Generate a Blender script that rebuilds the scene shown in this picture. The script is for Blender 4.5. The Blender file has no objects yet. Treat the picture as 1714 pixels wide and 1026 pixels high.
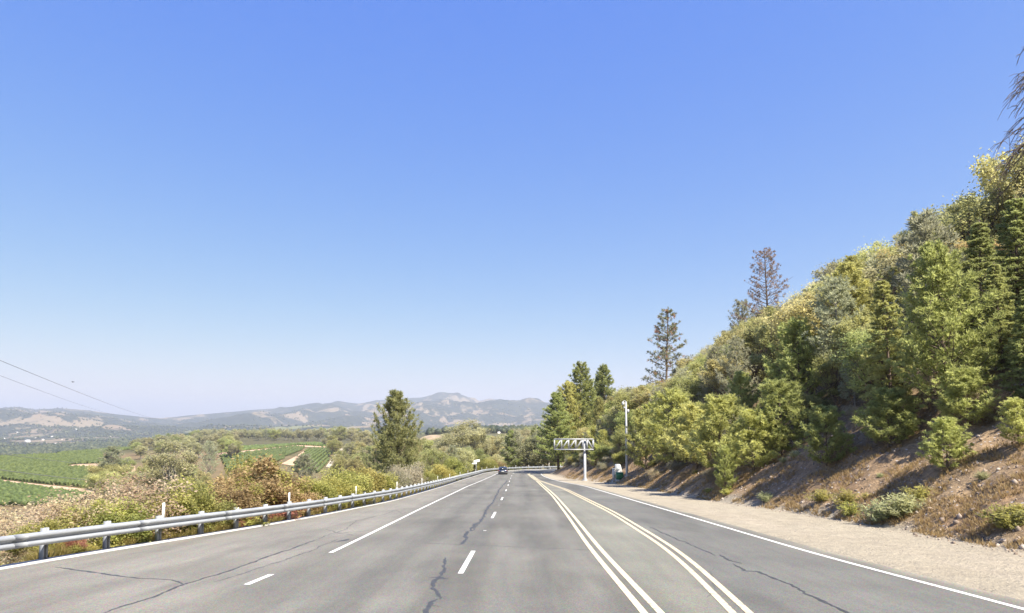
import bpy, bmesh, math, random
import numpy as np
from mathutils import Vector, Matrix

random.seed(7)
RNG = np.random.default_rng(11)
scene = bpy.context.scene
COL = scene.collection

# ------------------------------------------------------------------ camera constants
CAMH, F, CX, CY, TP = 2.36, 1075.0, 857.0, 617.0, 0.083
PITCH = math.atan(TP)
CP, SP = math.cos(PITCH), math.sin(PITCH)

def ray(u, v):
    x = (u - CX) / F
    up = (CY - v) / F
    y = CP - up * SP
    z = SP + up * CP
    return x / y, z / y                      # per metre of depth (Y)

def at(u, v, Y):
    a, b = ray(u, v)
    return a * Y, Y, CAMH + b * Y

def proj(x, y, z):
    z = z - CAMH
    d = y * CP + z * SP
    up = -y * SP + z * CP
    return CX + F * x / d, CY - F * up / d

# ------------------------------------------------------------------ numeric helpers
def sstep(a, b, x):
    t = np.clip((np.asarray(x, float) - a) / (b - a), 0, 1)
    return t * t * (3 - 2 * t)

def _h(ix, iy, seed):
    n = (ix.astype(np.int64) * 374761393 + iy.astype(np.int64) * 668265263 + seed * 974634777) & 0xFFFFFFFF
    n = ((n ^ (n >> 13)) * 1274126177) & 0xFFFFFFFF
    n = n ^ (n >> 16)
    return (n & 0xFFFF) / 65535.0

def vnoise(x, y, seed=0):
    x = np.asarray(x, float); y = np.asarray(y, float)
    ix = np.floor(x); iy = np.floor(y)
    fx = x - ix; fy = y - iy
    fx = fx * fx * (3 - 2 * fx); fy = fy * fy * (3 - 2 * fy)
    a = _h(ix, iy, seed); b = _h(ix + 1, iy, seed); c = _h(ix, iy + 1, seed); d = _h(ix + 1, iy + 1, seed)
    return (a * (1 - fx) + b * fx) * (1 - fy) + (c * (1 - fx) + d * fx) * fy

def fbm(x, y, seed=0, octv=4, gain=0.5):
    s = 0; amp = 1; tot = 0
    for i in range(octv):
        s = s + amp * vnoise(np.asarray(x) * 2 ** i + 17.3 * i, np.asarray(y) * 2 ** i - 9.1 * i, seed + i)
        tot += amp; amp *= gain
    return s / tot                            # 0..1

# ------------------------------------------------------------------ road path and lines
def zprof(s):
    s = np.asarray(s, float)
    z = -0.0655 * s
    q = np.clip(s - 60, 0, 70)
    z = z + 1.0e-4 * q * q + np.clip(s - 130, 0, None) * 0.014
    z = z + 0.00028 * np.clip(s - 215, 0, 90) ** 2
    return z

def _path():
    Y = np.arange(-40, 128.01, 1.0)
    xp = np.interp(Y, [-40, 0, 31, 60, 100, 128], [-1.36, -1.36, -1.4, -1.6, -2.05, -2.2]) + 0.0177 * Y
    pts = [(a, b) for a, b in zip(xp, Y)]
    x0, y0 = pts[-1]
    R = 75.0
    for i in range(1, 130):
        ph = i * 1.0 / R
        if ph > 1.6: break
        pts.append((x0 + R * (1 - math.cos(ph)), y0 + R * math.sin(ph)))
    hx, hy = pts[-1]
    for i in range(1, 120):
        pts.append((hx + i, hy))
    P = np.array(pts)
    k = np.ones(9) / 9
    Q = P.copy()
    for c in (0, 1):
        Q[4:-4, c] = np.convolve(P[:, c], k, 'valid')
    return Q
PATH = _path()
_d = np.hypot(*np.diff(PATH, axis=0).T)
PS = np.concatenate([[0], np.cumsum(_d)]) - 40.0
PT = np.gradient(PATH, axis=0); PT /= np.hypot(PT[:, 0], PT[:, 1])[:, None]
PN = np.stack([PT[:, 1], -PT[:, 0]], 1)       # to the right

def pathpt(s, t):
    x = np.interp(s, PS, PATH[:, 0]); y = np.interp(s, PS, PATH[:, 1])
    nx = np.interp(s, PS, PN[:, 0]); ny = np.interp(s, PS, PN[:, 1])
    return x + nx * t, y + ny * t

def roadcoord(x, y):
    x = np.atleast_1d(np.asarray(x, float)); y = np.atleast_1d(np.asarray(y, float))
    S = np.empty_like(x); T = np.empty_like(x)
    for i in range(0, len(x), 20000):
        xx = x[i:i + 20000, None]; yy = y[i:i + 20000, None]
        dx = xx - PATH[None, :, 0]; dy = yy - PATH[None, :, 1]
        j = np.argmin(dx * dx + dy * dy, axis=1)
        rr = np.arange(len(j))
        ddx = dx[rr, j]; ddy = dy[rr, j]
        S[i:i + 20000] = PS[j] + ddx * PT[j, 0] + ddy * PT[j, 1]
        T[i:i + 20000] = ddx * PN[j, 0] + ddy * PN[j, 1]
        far = np.hypot(ddx, ddy) > np.abs(T[i:i + 20000]) + 3
        tt = T[i:i + 20000]; sg = np.where(tt >= 0, 1, -1)
        T[i:i + 20000] = np.where(far, sg * np.hypot(ddx, ddy), tt)
    return S, T

def smooth_line(ys, ts):
    g = np.arange(-40, 380, 1.0)
    v = np.interp(g, ys, ts)
    k = np.hanning(15); k /= k.sum()
    vp = np.pad(v, 7, mode='edge')
    v = np.convolve(vp, k, 'valid')
    return lambda s: np.interp(s, g, v)

t_edge = smooth_line([-40, 18, 34, 69, 128, 400], [-3.75, -3.8, -4.1, -4.4, -3.3, -3.4])
t_rail = smooth_line([-40, 14.8, 16, 19.7, 26.7, 42, 60, 93, 150, 400], [-12.5, -10.5, -10.2, -9.45, -8.2, -6.9, -6.9, -6.9, -5.6, -5.6])
t_yl = smooth_line([-40, 10, 18, 49, 90, 128, 400], [3.45, 3.45, 3.4, 3.85, 3.9, 3.2, 3.2])
t_yr = smooth_line([-40, 4, 10, 17.6, 32.5, 64, 92, 128, 400], [3.9, 4.2, 4.8, 5.55, 5.85, 5.65, 4.25, 3.55, 3.55])
t_white = smooth_line([-40, 11, 16, 41, 72, 92, 115, 400], [9.9, 9.75, 9.2, 8.85, 8.5, 6.6, 5.7, 5.9])
t_asph = lambda s: t_white(s) + np.interp(s, [-40, 60, 95], [0.95, 0.8, 0.45])
t_toe = smooth_line([-40, 17, 29, 46, 70, 82, 95, 118, 400], [14.8, 14.8, 14.9, 13.5, 13.6, 12.2, 9.6, 7.9, 8.4])

# ------------------------------------------------------------------ terrain height
CREST_U = [-900, -300, 0, 30, 60, 100, 150, 200, 240, 270, 300, 330, 370, 420, 480, 540, 570, 600, 630, 650, 690, 745, 780, 800, 820, 850, 870, 885, 918, 1000, 1300, 2000]
CREST_V = [690, 688, 688, 686, 689.5, 687, 690, 695.5, 699, 701, 698.5, 696, 693, 688, 684, 677.5, 675.5, 679.5, 676, 672, 671.5, 664, 668, 672, 667, 672, 674, 671, 674, 676, 680, 690]

def uof(x, y):
    return CX + F * x / np.maximum(y, 1e-3)

def valley(x, y):
    x = np.asarray(x, float); y = np.asarray(y, float)
    r = np.hypot(x, y)
    front = y > 0.25 * np.abs(x)
    u = np.where(front, np.clip(uof(x, y), -900, 2000), np.where(x < 0, -900, 2000))
    z = np.full_like(r, -25.0)
    z += 5.0 * sstep(100, 420, u) * sstep(300, 650, r)
    z += 10.0 * sstep(560, 720, u) * (1 - sstep(330, 600, r))
    z += 6 * sstep(640, 760, u) * sstep(500, 900, r) * (1 - sstep(1000, 1500, r))
    z += 2.0 * (fbm(x / 140, y / 140, 3) - 0.5)
    edge = np.interp(u, [-900, 0, 100, 226, 330, 560, 2000], [600, 650, 655, 720, 980, 1000, 1000])
    z = z - (46 * sstep(0, 1, (r - edge) / 750))
    # far hills
    rc = np.interp(u, [-900, 250, 560, 745, 920, 2000], [7600, 7800, 8800, 10000, 9000, 9000])
    cz = (706 - np.interp(u, CREST_U, CREST_V)) / F * rc
    n1 = fbm(x / 900, y / 900, 21, 5)
    ridge = 1 - np.abs(2 * fbm(x / 1500, y / 1500, 31, 4) - 1)
    t = np.clip((r - 3600) / (rc - 3600), 0, 1)
    shape = t ** 1.6
    dissect = (ridge - 0.72) * 1.3 * np.sin(np.pi * np.clip(t, 0, 1)) + (n1 - .5) * .9 * np.sin(np.pi * t)
    hill = (cz + 72) * np.clip(shape + dissect * (0.55 + 0.45 * t), -0.05, 1.2)
    gul = (1 - np.abs(2 * fbm(x / 520, y / 640, 35, 4) - 1)) - .7
    hill = hill + 115 * gul * np.sin(np.pi * np.clip(t, 0, 1)) ** .7 * sstep(.03, .2, t)
    # low foothills in the valley
    foot = 62 * sstep(.52, .78, fbm(x / 700 + 5, y / 700, 41, 4)) * sstep(2300, 3400, r) * (1 - sstep(5200, 6500, r))
    back = 1 - 0.75 * sstep(0, 2500, r - rc)
    z = z + hill * back + foot * 0.8
    return z

def smax(a, b, k):
    h = np.clip(0.5 + 0.5 * (a - b) / k, 0, 1)
    return b * (1 - h) + a * h + k * h * (1 - h)

def height(x, y, full=False):
    x = np.atleast_1d(np.asarray(x, float)); y = np.atleast_1d(np.asarray(y, float))
    z = valley(x, y)
    r = np.hypot(x, y)
    near = (r < 700)
    S = np.zeros_like(x); T = np.full_like(x, -999.0)
    if near.any():
        s, t = roadcoord(x[near], y[near])
        S[near] = s; T[near] = t
        zr = zprof(s)
        tl = t_rail(s) - 0.55
        ta = t_asph(s); tt = t_toe(s) + 0.7 * (fbm(s / 5.0, s * 0 + 3, 77, 3) - .5)
        V = z[near]
        d = np.clip(tl - t, 0, None)
        left = zr - 0.05 - 0.40 * d - 0.10 * np.clip(d, 0, 2) + 1.1 * (fbm(x[near] / 9, y[near] / 9, 5) - .5) * sstep(0.5, 5, d)
        zl = smax(left, V, 6.0)
        dr = np.clip(t - tt, 0, None)
        bank = 62 * (1 - np.exp(-0.68 * dr / 62))
        bank = bank + (fbm(x[near] / 6, y[near] / 6, 8, 4) - .5) * 2.0 * sstep(0.6, 6, dr)
        bank = bank + (fbm(x[near] / 1.3, y[near] / 1.3, 9, 4) - .5) * 0.75 * sstep(0.0, 2.0, dr)
        bank = bank + (fbm(x[near] / 2.2 + .25 * y[near], y[near] / 1.1, 19, 3) - .5) * 0.5 * sstep(0.3, 2.5, dr)
        bank = bank * (1 - sstep(120, 330, dr) * 0.9)
        rough = 0.05 * (fbm(x[near] / 1.5, y[near] / 1.5, 10, 3) - .5) * sstep(ta + 0.2, ta + 1.5, t)
        zrd = zr - 0.05 + 0.045 * sstep(ta - .35, ta + .05, t) + rough + np.clip(t - ta, 0, 6) * 0.012
        zz = np.where(t < tl, zl, np.where(t > tt, zrd + bank, zrd))
        w = sstep(380, 690, r[near])
        z[near] = zz * (1 - w) + V * w
    if full:
        return z, S, T
    return z

def H(x, y):
    return float(height(x, y)[0])

def hit(u, v, y0=3.0, y1=3000.0):
    a, b = ray(u, v)
    Y = np.geomspace(y0, y1, 700)
    g = height(a * Y, Y) - (CAMH + b * Y)
    j = np.argmax(g > 0)
    if g[j] <= 0: j = len(Y) - 1
    if j == 0: j = 1
    f0, f1 = g[j - 1], g[j]
    yy = Y[j - 1] + (Y[j] - Y[j - 1]) * (0 - f0) / (f1 - f0)
    return a * yy, yy

def hit_road(u, v):
    """the point of the road surface seen at a pixel"""
    a, b = ray(u, v)
    lo, hi = 3.0, 190.0
    for _ in range(50):
        m = 0.5 * (lo + hi)
        if CAMH + b * m - float(zprof(m)) > 0: lo = m
        else: hi = m
    return a * lo, lo

# ------------------------------------------------------------------ mesh helpers
class MB:
    """collects vertices, faces and a per-vertex tint"""
    def __init__(s):
        s.V = []; s.F = []; s.T = []; s.n = 0
    def add(s, v, f, tint=0.5):
        v = np.asarray(v, float); f = np.asarray(f, int)
        s.V.append(v); s.F.append(f + s.n); s.n += len(v)
        s.T.append(np.full(len(v), tint) if np.isscalar(tint) else np.asarray(tint, float))
    def box(s, x0, x1, y0, y1, z0, z1, M=None):
        v = np.array([(x, y, z) for z in (z0, z1) for x, y in ((x0, y0), (x1, y0), (x1, y1), (x0, y1))], float)
        if M is not None: v = np.array([M @ Vector(p) for p in v])
        s.add(v, [(0, 3, 2, 1), (4, 5, 6, 7), (0, 1, 5, 4), (1, 2, 6, 5), (2, 3, 7, 6), (3, 0, 4, 7)])
    def cbox(s, x0, x1, y0, y1, z0, z1, c=0.01):
        """box with chamfered vertical and top edges"""
        a = [(x0 + c, y0), (x1 - c, y0), (x1, y0 + c), (x1, y1 - c), (x1 - c, y1), (x0 + c, y1), (x0, y1 - c), (x0, y0 + c)]
        cx, cy = (x0 + x1) / 2, (y0 + y1) / 2
        b = [(cx + (p - cx) * (1 - 2 * c / max(x1 - x0, 1e-6)), cy + (q - cy) * (1 - 2 * c / max(y1 - y0, 1e-6))) for p, q in a]
        v = [(p, q, z0) for p, q in a] + [(p, q, z1 - c) for p, q in a] + [(p, q, z1) for p, q in b]
        f = []
        for k in (0, 8):
            for i in range(8):
                j = (i + 1) % 8
                f.append((k + i, k + j, k + 8 + j, k + 8 + i))
        s.add(v, f)
        s.polyfaces = getattr(s, 'polyfaces', [])
        base = s.n - 24
        s.polyfaces.append([base + 16 + i for i in range(8)])
        s.polyfaces.append([base + 7 - i for i in range(8)])
    def tube(s, pts, rad, n=6, tint=0.5, cap=True):
        pts = np.asarray(pts, float); m = len(pts)
        rad = np.full(m, rad) if np.isscalar(rad) else np.asarray(rad, float)
        T = np.gradient(pts, axis=0); T /= np.maximum(np.linalg.norm(T, axis=1), 1e-9)[:, None]
        ref = np.array([0, 0, 1.0]) if abs(T[0, 2]) < 0.9 else np.array([1.0, 0, 0])
        A = np.cross(T, ref); A /= np.maximum(np.linalg.norm(A, axis=1), 1e-9)[:, None]
        B = np.cross(A, T)
        ang = np.arange(n) * 2 * np.pi / n
        ring = pts[:, None, :] + rad[:, None, None] * (np.cos(ang)[None, :, None] * A[:, None, :] + np.sin(ang)[None, :, None] * B[:, None, :])
        v = ring.reshape(-1, 3)
        i = np.arange(m - 1)[:, None] * n; k = np.arange(n)[None, :]
        f = np.stack([i + k, i + n + k, i + n + (k + 1) % n, i + (k + 1) % n], -1).reshape(-1, 4)
        s.add(v, f, tint)
        if cap:
            s.polyfaces = getattr(s, 'polyfaces', [])
            b = s.n - m * n
            s.polyfaces.append([b + q for q in range(n)])
            s.polyfaces.append([b + (m - 1) * n + (n - 1 - q) for q in range(n)])
    def build(s, name, mat, parent=None, smooth=False, link=True):
        me = bpy.data.meshes.new(name)
        V = np.concatenate(s.V) if s.V else np.zeros((0, 3))
        loops = []; sizes = []
        for f in s.F:
            loops.append(f.reshape(-1)); sizes.append(np.full(len(f), f.shape[1]))
        for p in getattr(s, 'polyfaces', []):
            loops.append(np.array(p)); sizes.append(np.array([len(p)]))
        L = np.concatenate(loops).astype(np.int32); Z = np.concatenate(sizes).astype(np.int32)
        me.vertices.add(len(V)); me.vertices.foreach_set('co', V.astype(np.float32).ravel())
        me.loops.add(len(L)); me.loops.foreach_set('vertex_index', L)
        me.polygons.add(len(Z))
        st = np.concatenate([[0], np.cumsum(Z)[:-1]]).astype(np.int32)
        me.polygons.foreach_set('loop_start', st)
        me.update(calc_edges=True)
        a = me.attributes.new('tint', 'FLOAT', 'POINT')
        a.data.foreach_set('value', np.concatenate(s.T).astype(np.float32))
        if smooth: me.polygons.foreach_set('use_smooth', np.ones(len(Z), bool))
        me.validate()
        if mat: me.materials.append(mat)
        o = bpy.data.objects.new(name, me)
        if link: COL.objects.link(o)
        if parent: o.parent = parent
        return o

def tag(o, label=None, cat=None, group=None, kind=None):
    if label: o['label'] = label
    if cat: o['category'] = cat
    if group: o['group'] = group
    if kind: o['kind'] = kind
    return o

def thing(name, label, cat, loc=(0, 0, 0), rz=0.0, group=None):
    o = bpy.data.objects.new(name, None); COL.objects.link(o)
    o.empty_display_size = 0.3
    o.location = loc; o.rotation_euler = (0, 0, rz)
    return tag(o, label, cat, group)

CHILD = {}
def copy_thing(root, loc, rz, sc, label, group=None):
    c = root.copy(); COL.objects.link(c)
    c.location = loc; c.rotation_euler = (0, 0, rz); c.scale = sc
    c['label'] = label
    if group: c['group'] = group
    elif 'group' in c: del c['group']
    for ch in CHILD.get(root.name, []):
        k = ch.copy(); COL.objects.link(k); k.parent = c
    return c

# ------------------------------------------------------------------ materials
def nmat(name):
    m = bpy.data.materials.new(name); m.use_nodes = True
    nt = m.node_tree; nt.nodes.clear()
    out = nt.nodes.new('ShaderNodeOutputMaterial')
    return m, nt, out

def N(nt, typ, **kw):
    n = nt.nodes.new(typ)
    for k, v in kw.items():
        if k.startswith('i_'):
            key = k[2:]
            key = int(key) if key.isdigit() else key.replace('_', ' ')
            n.inputs[key].default_value = v
        else: setattr(n, k, v)
    return n

def ramp(nt, fac, stops):
    r = nt.nodes.new('ShaderNodeValToRGB')
    e = r.color_ramp.elements
    while len(e) < len(stops): e.new(0.5)
    for el, (p, c) in zip(e, stops):
        el.position = p; el.color = (*c, 1) if len(c) == 3 else c
    nt.links.new(fac, r.inputs[0])
    return r.outputs[0]

def mix(nt, fac, a, b, typ='MIX'):
    m = nt.nodes.new('ShaderNodeMix'); m.data_type = 'RGBA'; m.blend_type = typ
    for sock, val in ((m.inputs[0], fac), (m.inputs[6], a), (m.inputs[7], b)):
        if isinstance(val, bpy.types.NodeSocket): nt.links.new(val, sock)
        elif isinstance(val, (int, float)): sock.default_value = val
        else: sock.default_value = (*val, 1)
    return m.outputs[2]

def mathn(nt, op, a, b=0.0, c=None, clamp=False):
    m = nt.nodes.new('ShaderNodeMath'); m.operation = op; m.use_clamp = clamp
    vals = (a, b) if c is None else (a, b, c)
    for i, v in enumerate(vals):
        if isinstance(v, bpy.types.NodeSocket): nt.links.new(v, m.inputs[i])
        else: m.inputs[i].default_value = v
    return m.outputs[0]

def noise(nt, scale, detail=4, rough=0.55, vec=None, scl=None):
    n = nt.nodes.new('ShaderNodeTexNoise')
    n.inputs['Scale'].default_value = scale; n.inputs['Detail'].default_value = detail
    n.inputs['Roughness'].default_value = rough
    if vec is None:
        vec = nt.nodes.new('ShaderNodeTexCoord').outputs['Object']
    if scl:
        mp = nt.nodes.new('ShaderNodeMapping'); mp.inputs['Scale'].default_value = scl
        nt.links.new(vec, mp.inputs[0]); vec = mp.outputs[0]
    nt.links.new(vec, n.inputs['Vector'])
    return n.outputs['Fac']

def attr(nt, name, out='Fac'):
    a = nt.nodes.new('ShaderNodeAttribute'); a.attribute_name = name
    return a.outputs[out]

def prin(nt, out, col, rough=0.8, metal=0.0, spec=0.3, bump=None, bstr=0.3, bdist=0.02):
    p = nt.nodes.new('ShaderNodeBsdfPrincipled')
    for sock, v in (('Base Color', col), ('Roughness', rough), ('Metallic', metal), ('Specular IOR Level', spec)):
        if isinstance(v, bpy.types.NodeSocket): nt.links.new(v, p.inputs[sock])
        elif sock == 'Base Color': p.inputs[sock].default_value = (*v, 1)
        else: p.inputs[sock].default_value = v
    if bump is not None:
        b = nt.nodes.new('ShaderNodeBump'); b.inputs['Strength'].default_value = bstr; b.inputs['Distance'].default_value = bdist
        nt.links.new(bump, b.inputs['Height']); nt.links.new(b.outputs[0], p.inputs['Normal'])
    nt.links.new(p.outputs[0], out.inputs[0])
    return p

def simple(name, col, rough=0.6, metal=0.0, var=0.15, scale=3.0, spec=0.4):
    m, nt, out = nmat(name)
    n = noise(nt, scale, 5)
    c = ramp(nt, n, [(0.3, [k * (1 - var) for k in col]), (0.7, [min(1, k * (1 + var)) for k in col])])
    prin(nt, out, c, rough, metal, spec, bump=noise(nt, scale * 12, 3), bstr=0.08)
    return m

def leafmat(name, dark, light, odd=None, oddamt=0.0, trans=0.45, hv=0.2):
    """leaf colour varies leaf by leaf, clump by clump and tree by tree"""
    m, nt, out = nmat(name)
    t = attr(nt, 'tint')
    c = ramp(nt, t, [(0.0, dark), (1.0, light)])
    if odd:
        f = mathn(nt, 'GREATER_THAN', noise(nt, 1.1, 3), 1 - oddamt)
        f2 = mathn(nt, 'MULTIPLY', f, mathn(nt, 'GREATER_THAN', t, 0.25))
        c = mix(nt, f2, c, odd)
    oi = nt.nodes.new('ShaderNodeObjectInfo')
    v = mathn(nt, 'MULTIPLY_ADD', oi.outputs['Random'], hv * 2, 1 - hv)
    hs = nt.nodes.new('ShaderNodeHueSaturation')
    nt.links.new(c, hs.inputs['Color']); nt.links.new(v, hs.inputs['Value'])
    wn = nt.nodes.new('ShaderNodeTexWhiteNoise'); wn.noise_dimensions = '1D'
    nt.links.new(oi.outputs['Random'], wn.inputs['W'])
    nt.links.new(mathn(nt, 'MULTIPLY_ADD', wn.outputs['Value'], 0.035, 0.4825), hs.inputs['Hue'])
    p = nt.nodes.new('ShaderNodeBsdfPrincipled')
    p.inputs['Roughness'].default_value = 0.55; p.inputs['Specular IOR Level'].default_value = 0.25
    nt.links.new(hs.outputs[0], p.inputs['Base Color'])
    tr = nt.nodes.new('ShaderNodeBsdfTranslucent'); nt.links.new(hs.outputs[0], tr.inputs['Color'])
    mx = nt.nodes.new('ShaderNodeMixShader'); mx.inputs[0].default_value = trans
    nt.links.new(p.outputs[0], mx.inputs[1]); nt.links.new(tr.outputs[0], mx.inputs[2])
    nt.links.new(mx.outputs[0], out.inputs[0])
    return m
# ------------------------------------------------------------------ foliage geometry
def unit(v):
    return v / np.maximum(np.linalg.norm(v, axis=-1, keepdims=True), 1e-9)

def leaf_quads(mb, P, size, rng, tint, elong=1.7, up=0.85):
    n = len(P)
    nrm = rng.normal(size=(n, 3)); nrm[:, 2] = np.abs(nrm[:, 2]) + up
    nrm = unit(nrm)
    a = unit(np.cross(nrm, rng.normal(size=(n, 3))))
    b = np.cross(nrm, a)
    sz = size * rng.uniform(0.65, 1.35, (n, 1))
    a = a * sz * 0.5 * elong ** 0.5; b = b * sz * 0.5 / elong ** 0.5
    v = np.stack([P - a, P + b - 0.15 * a, P + a, P - b - 0.15 * a], 1).reshape(-1, 3)
    f = np.arange(n * 4).reshape(n, 4)
    mb.add(v, f, np.repeat(np.clip(tint, 0, 1), 4))

def tufts(mb, P, D, L, w, nb, rng, tint, spread=0.65):
    n = len(P)
    P = np.repeat(P, nb, 0); D = np.repeat(D, nb, 0)
    d = unit(D + spread * rng.normal(size=P.shape))
    ln = L * rng.uniform(0.6, 1.15, (len(P), 1))
    sd = unit(np.cross(d, rng.normal(size=P.shape) * .55 + np.array([0, 0, 1.]))) * w * 0.5
    mid = P + d * ln * 0.55 + np.array([0, 0, -0.02]) * ln
    tip = P + d * ln + np.array([0, 0, -0.08]) * ln
    v = np.stack([P, mid + sd, tip, mid - sd], 1).reshape(-1, 3)
    f = np.arange(len(P) * 4).reshape(-1, 4)
    t = np.repeat(tint, nb) + rng.normal(size=len(P)) * 0.12
    mb.add(v, f, np.repeat(np.clip(t, 0, 1), 4))

def bend(p0, p1, rng, n=5, sag=0.1, jit=0.05):
    t = np.linspace(0, 1, n)[:, None]
    p = np.asarray(p0) * (1 - t) + np.asarray(p1) * t
    L = np.linalg.norm(np.asarray(p1) - np.asarray(p0))
    p[:, 2] += sag * L * np.sin(np.pi * t[:, 0])
    p[1:-1] += rng.normal(size=(n - 2, 3)) * jit * L
    return p

def broadleaf(seed, h, w, nclump, nleaf, lsize, trunk=True, low=0.25, flat=0.75, stems=1, tw=0.025, crange=(.11, .21)):
    """(wood, leaves): a crown of leaf clumps carried by limbs"""
    rng = np.random.default_rng(seed)
    wood, lv = MB(), MB()
    cz = h * (low + 1) / 2; rz = h * (1 - low) / 2
    forks = []
    for k in range(stems):
        a = rng.uniform(0, 6.28)
        base = np.array([math.cos(a), math.sin(a), 0]) * (0.12 * w * (stems > 1)) + np.array([0, 0, -0.35])
        top = np.array([rng.normal() * 0.06 * w, rng.normal() * 0.06 * w, h * (low + 0.12 if stems == 1 else low * .6 + .1)]) + base * 1.5 * (stems > 1)
        wood.tube(bend(base, top, rng, 6, 0, 0.04), np.linspace(tw * h, tw * h * 0.62, 6), 7, 0.4)
        forks.append(top)
    cs = []
    for i in range(nclump):
        for _ in range(30):
            d = unit(rng.normal(size=3)); d[2] = d[2] if d[2] > -0.35 or rng.random() < .3 else -d[2]
            rr = rng.uniform(0.5, 1.0)
            lump = 0.78 + 0.44 * float(vnoise(d[0] * 1.7 + 7 + seed, d[1] * 1.7 + d[2] * 1.3, seed))
            c = np.array([d[0] * w / 2, d[1] * w / 2, d[2] * rz]) * rr * lump + np.array([0, 0, cz])
            if all(np.linalg.norm(c - q) > crange[0] * w for q in cs): break
        cs.append(c)
    for i, c in enumerate(cs):
        fk = forks[i % len(forks)]
        wood.tube(bend(fk, c, rng, 5, -0.05, 0.05), np.linspace(tw * h * 0.42, tw * h * 0.06, 5), 5, 0.4)
        rc = w * rng.uniform(*crange)
        n = int(nleaf / nclump * rng.uniform(0.6, 1.4))
        d = unit(rng.normal(size=(n, 3)))
        r = rc * rng.uniform(0.25, 1.12, (n, 1)) ** 0.6
        P = c + d * r * np.array([1, 1, flat])
        P += (rng.normal(size=(n, 3)) * 0.05 * w) * (rng.random((n, 1)) < 0.22)
        ct = rng.uniform(0.1, 0.9)
        leaf_quads(lv, P, lsize, rng, ct + rng.normal(size=n) * 0.2)
        for k in range(4):                      # twigs
            q = P[rng.integers(n)]
            wood.tube(np.array([c, (c + q) / 2 + rng.normal(size=3) * .03 * w, q]), np.array([tw * h * .1, tw * h * .06, tw * h * .02]), 3, 0.4, cap=False)
    return wood, lv

def conifer(seed, h, w, whorls, perw, twigs, L, nw, nb, z0=0.12, power=0.85, rise=0.25, droop=0.0, dens=1.0, spread=0.65, tr=0.014, uptip=0.3, keep=1.0):
    """(wood, needles): whorled limbs with needle tufts along their outer part"""
    rng = np.random.default_rng(seed)
    wood, nd = MB(), MB()
    lean = rng.normal(size=2) * 0.012 * h
    tz = np.linspace(-0.4, h, 10)
    tp = np.stack([lean[0] * (tz / h) ** 2, lean[1] * (tz / h) ** 2, tz], 1)
    wood.tube(tp, np.linspace(tr * h, 0.003 * h, 10), 8, 0.4)
    PP, DD, TT = [], [], []
    for i in range(whorls):
        f = (i + rng.uniform(-.3, .3)) / whorls
        z = h * (z0 + (1 - z0) * max(0, f)) * 0.985
        rel = max(0.0, 1 - f)
        shape = rel ** power * (0.35 + 0.65 * min(1, (f + .06) / 0.16))
        for k in range(perw):
            if rng.random() > keep: continue
            a = 2 * math.pi * (k / perw) + rng.uniform(-.5, .5) + i * 1.1
            ln = w / 2 * shape * rng.uniform(0.55, 1.18) + 0.02 * h
            rs = rise + 0.5 * f + rng.uniform(-.12, .12) - droop * rel
            p0 = np.array([lean[0] * (z / h) ** 2, lean[1] * (z / h) ** 2, z])
            t = np.linspace(0, 1, 6)
            out = ln * t
            zz = z + ln * (rs * t + uptip * 0.5 * t ** 2 - droop * .4 * t ** 2)
            bp = np.stack([p0[0] + math.cos(a) * out, p0[1] + math.sin(a) * out, zz], 1)
            bp[1:] += rng.normal(size=(5, 3)) * 0.025 * ln
            wood.tube(bp, np.linspace(0.0028 * h * (0.5 + rel), 0.0008 * h, 6), 4, 0.4, cap=False)
            nt_ = max(2, int(twigs * (0.35 + 0.65 * shape) * dens * rng.uniform(.7, 1.3)))
            q = rng.uniform(0.25, 1.0, nt_) ** 0.75
            idx = q * 5; j = np.minimum(idx.astype(int), 4)
            P = bp[j] + (bp[j + 1] - bp[j]) * (idx - j)[:, None]
            dirb = unit(bp[j + 1] - bp[j])
            side = np.array([-math.sin(a), math.cos(a), 0])
            off = rng.normal(size=(nt_, 1)) * 0.16 * ln * (1.1 - q[:, None] * .6)
            Q = P + side * off + np.array([0, 0, 1]) * np.abs(rng.normal(size=(nt_, 1))) * 0.05 * ln
            D = unit(dirb + side * np.sign(off) * 0.5 + np.array([0, 0, uptip]))
            PP.append(Q); DD.append(D); TT.append(np.full(nt_, rng.uniform(.3, .7)) + rng.normal(size=nt_) * .15)
    for k in range(4):
        PP.append(tp[-1:] - np.array([[0, 0, 0.03 * h * k]])); DD.append(unit(np.array([[rng.normal() * .4, rng.normal() * .4, 1]]))); TT.append(np.array([.5]))
    P = np.concatenate(PP); D = np.concatenate(DD); T = np.concatenate(TT)
    tufts(nd, P, D, L, nw, nb, rng, T, spread)
    return wood, nd

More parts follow.
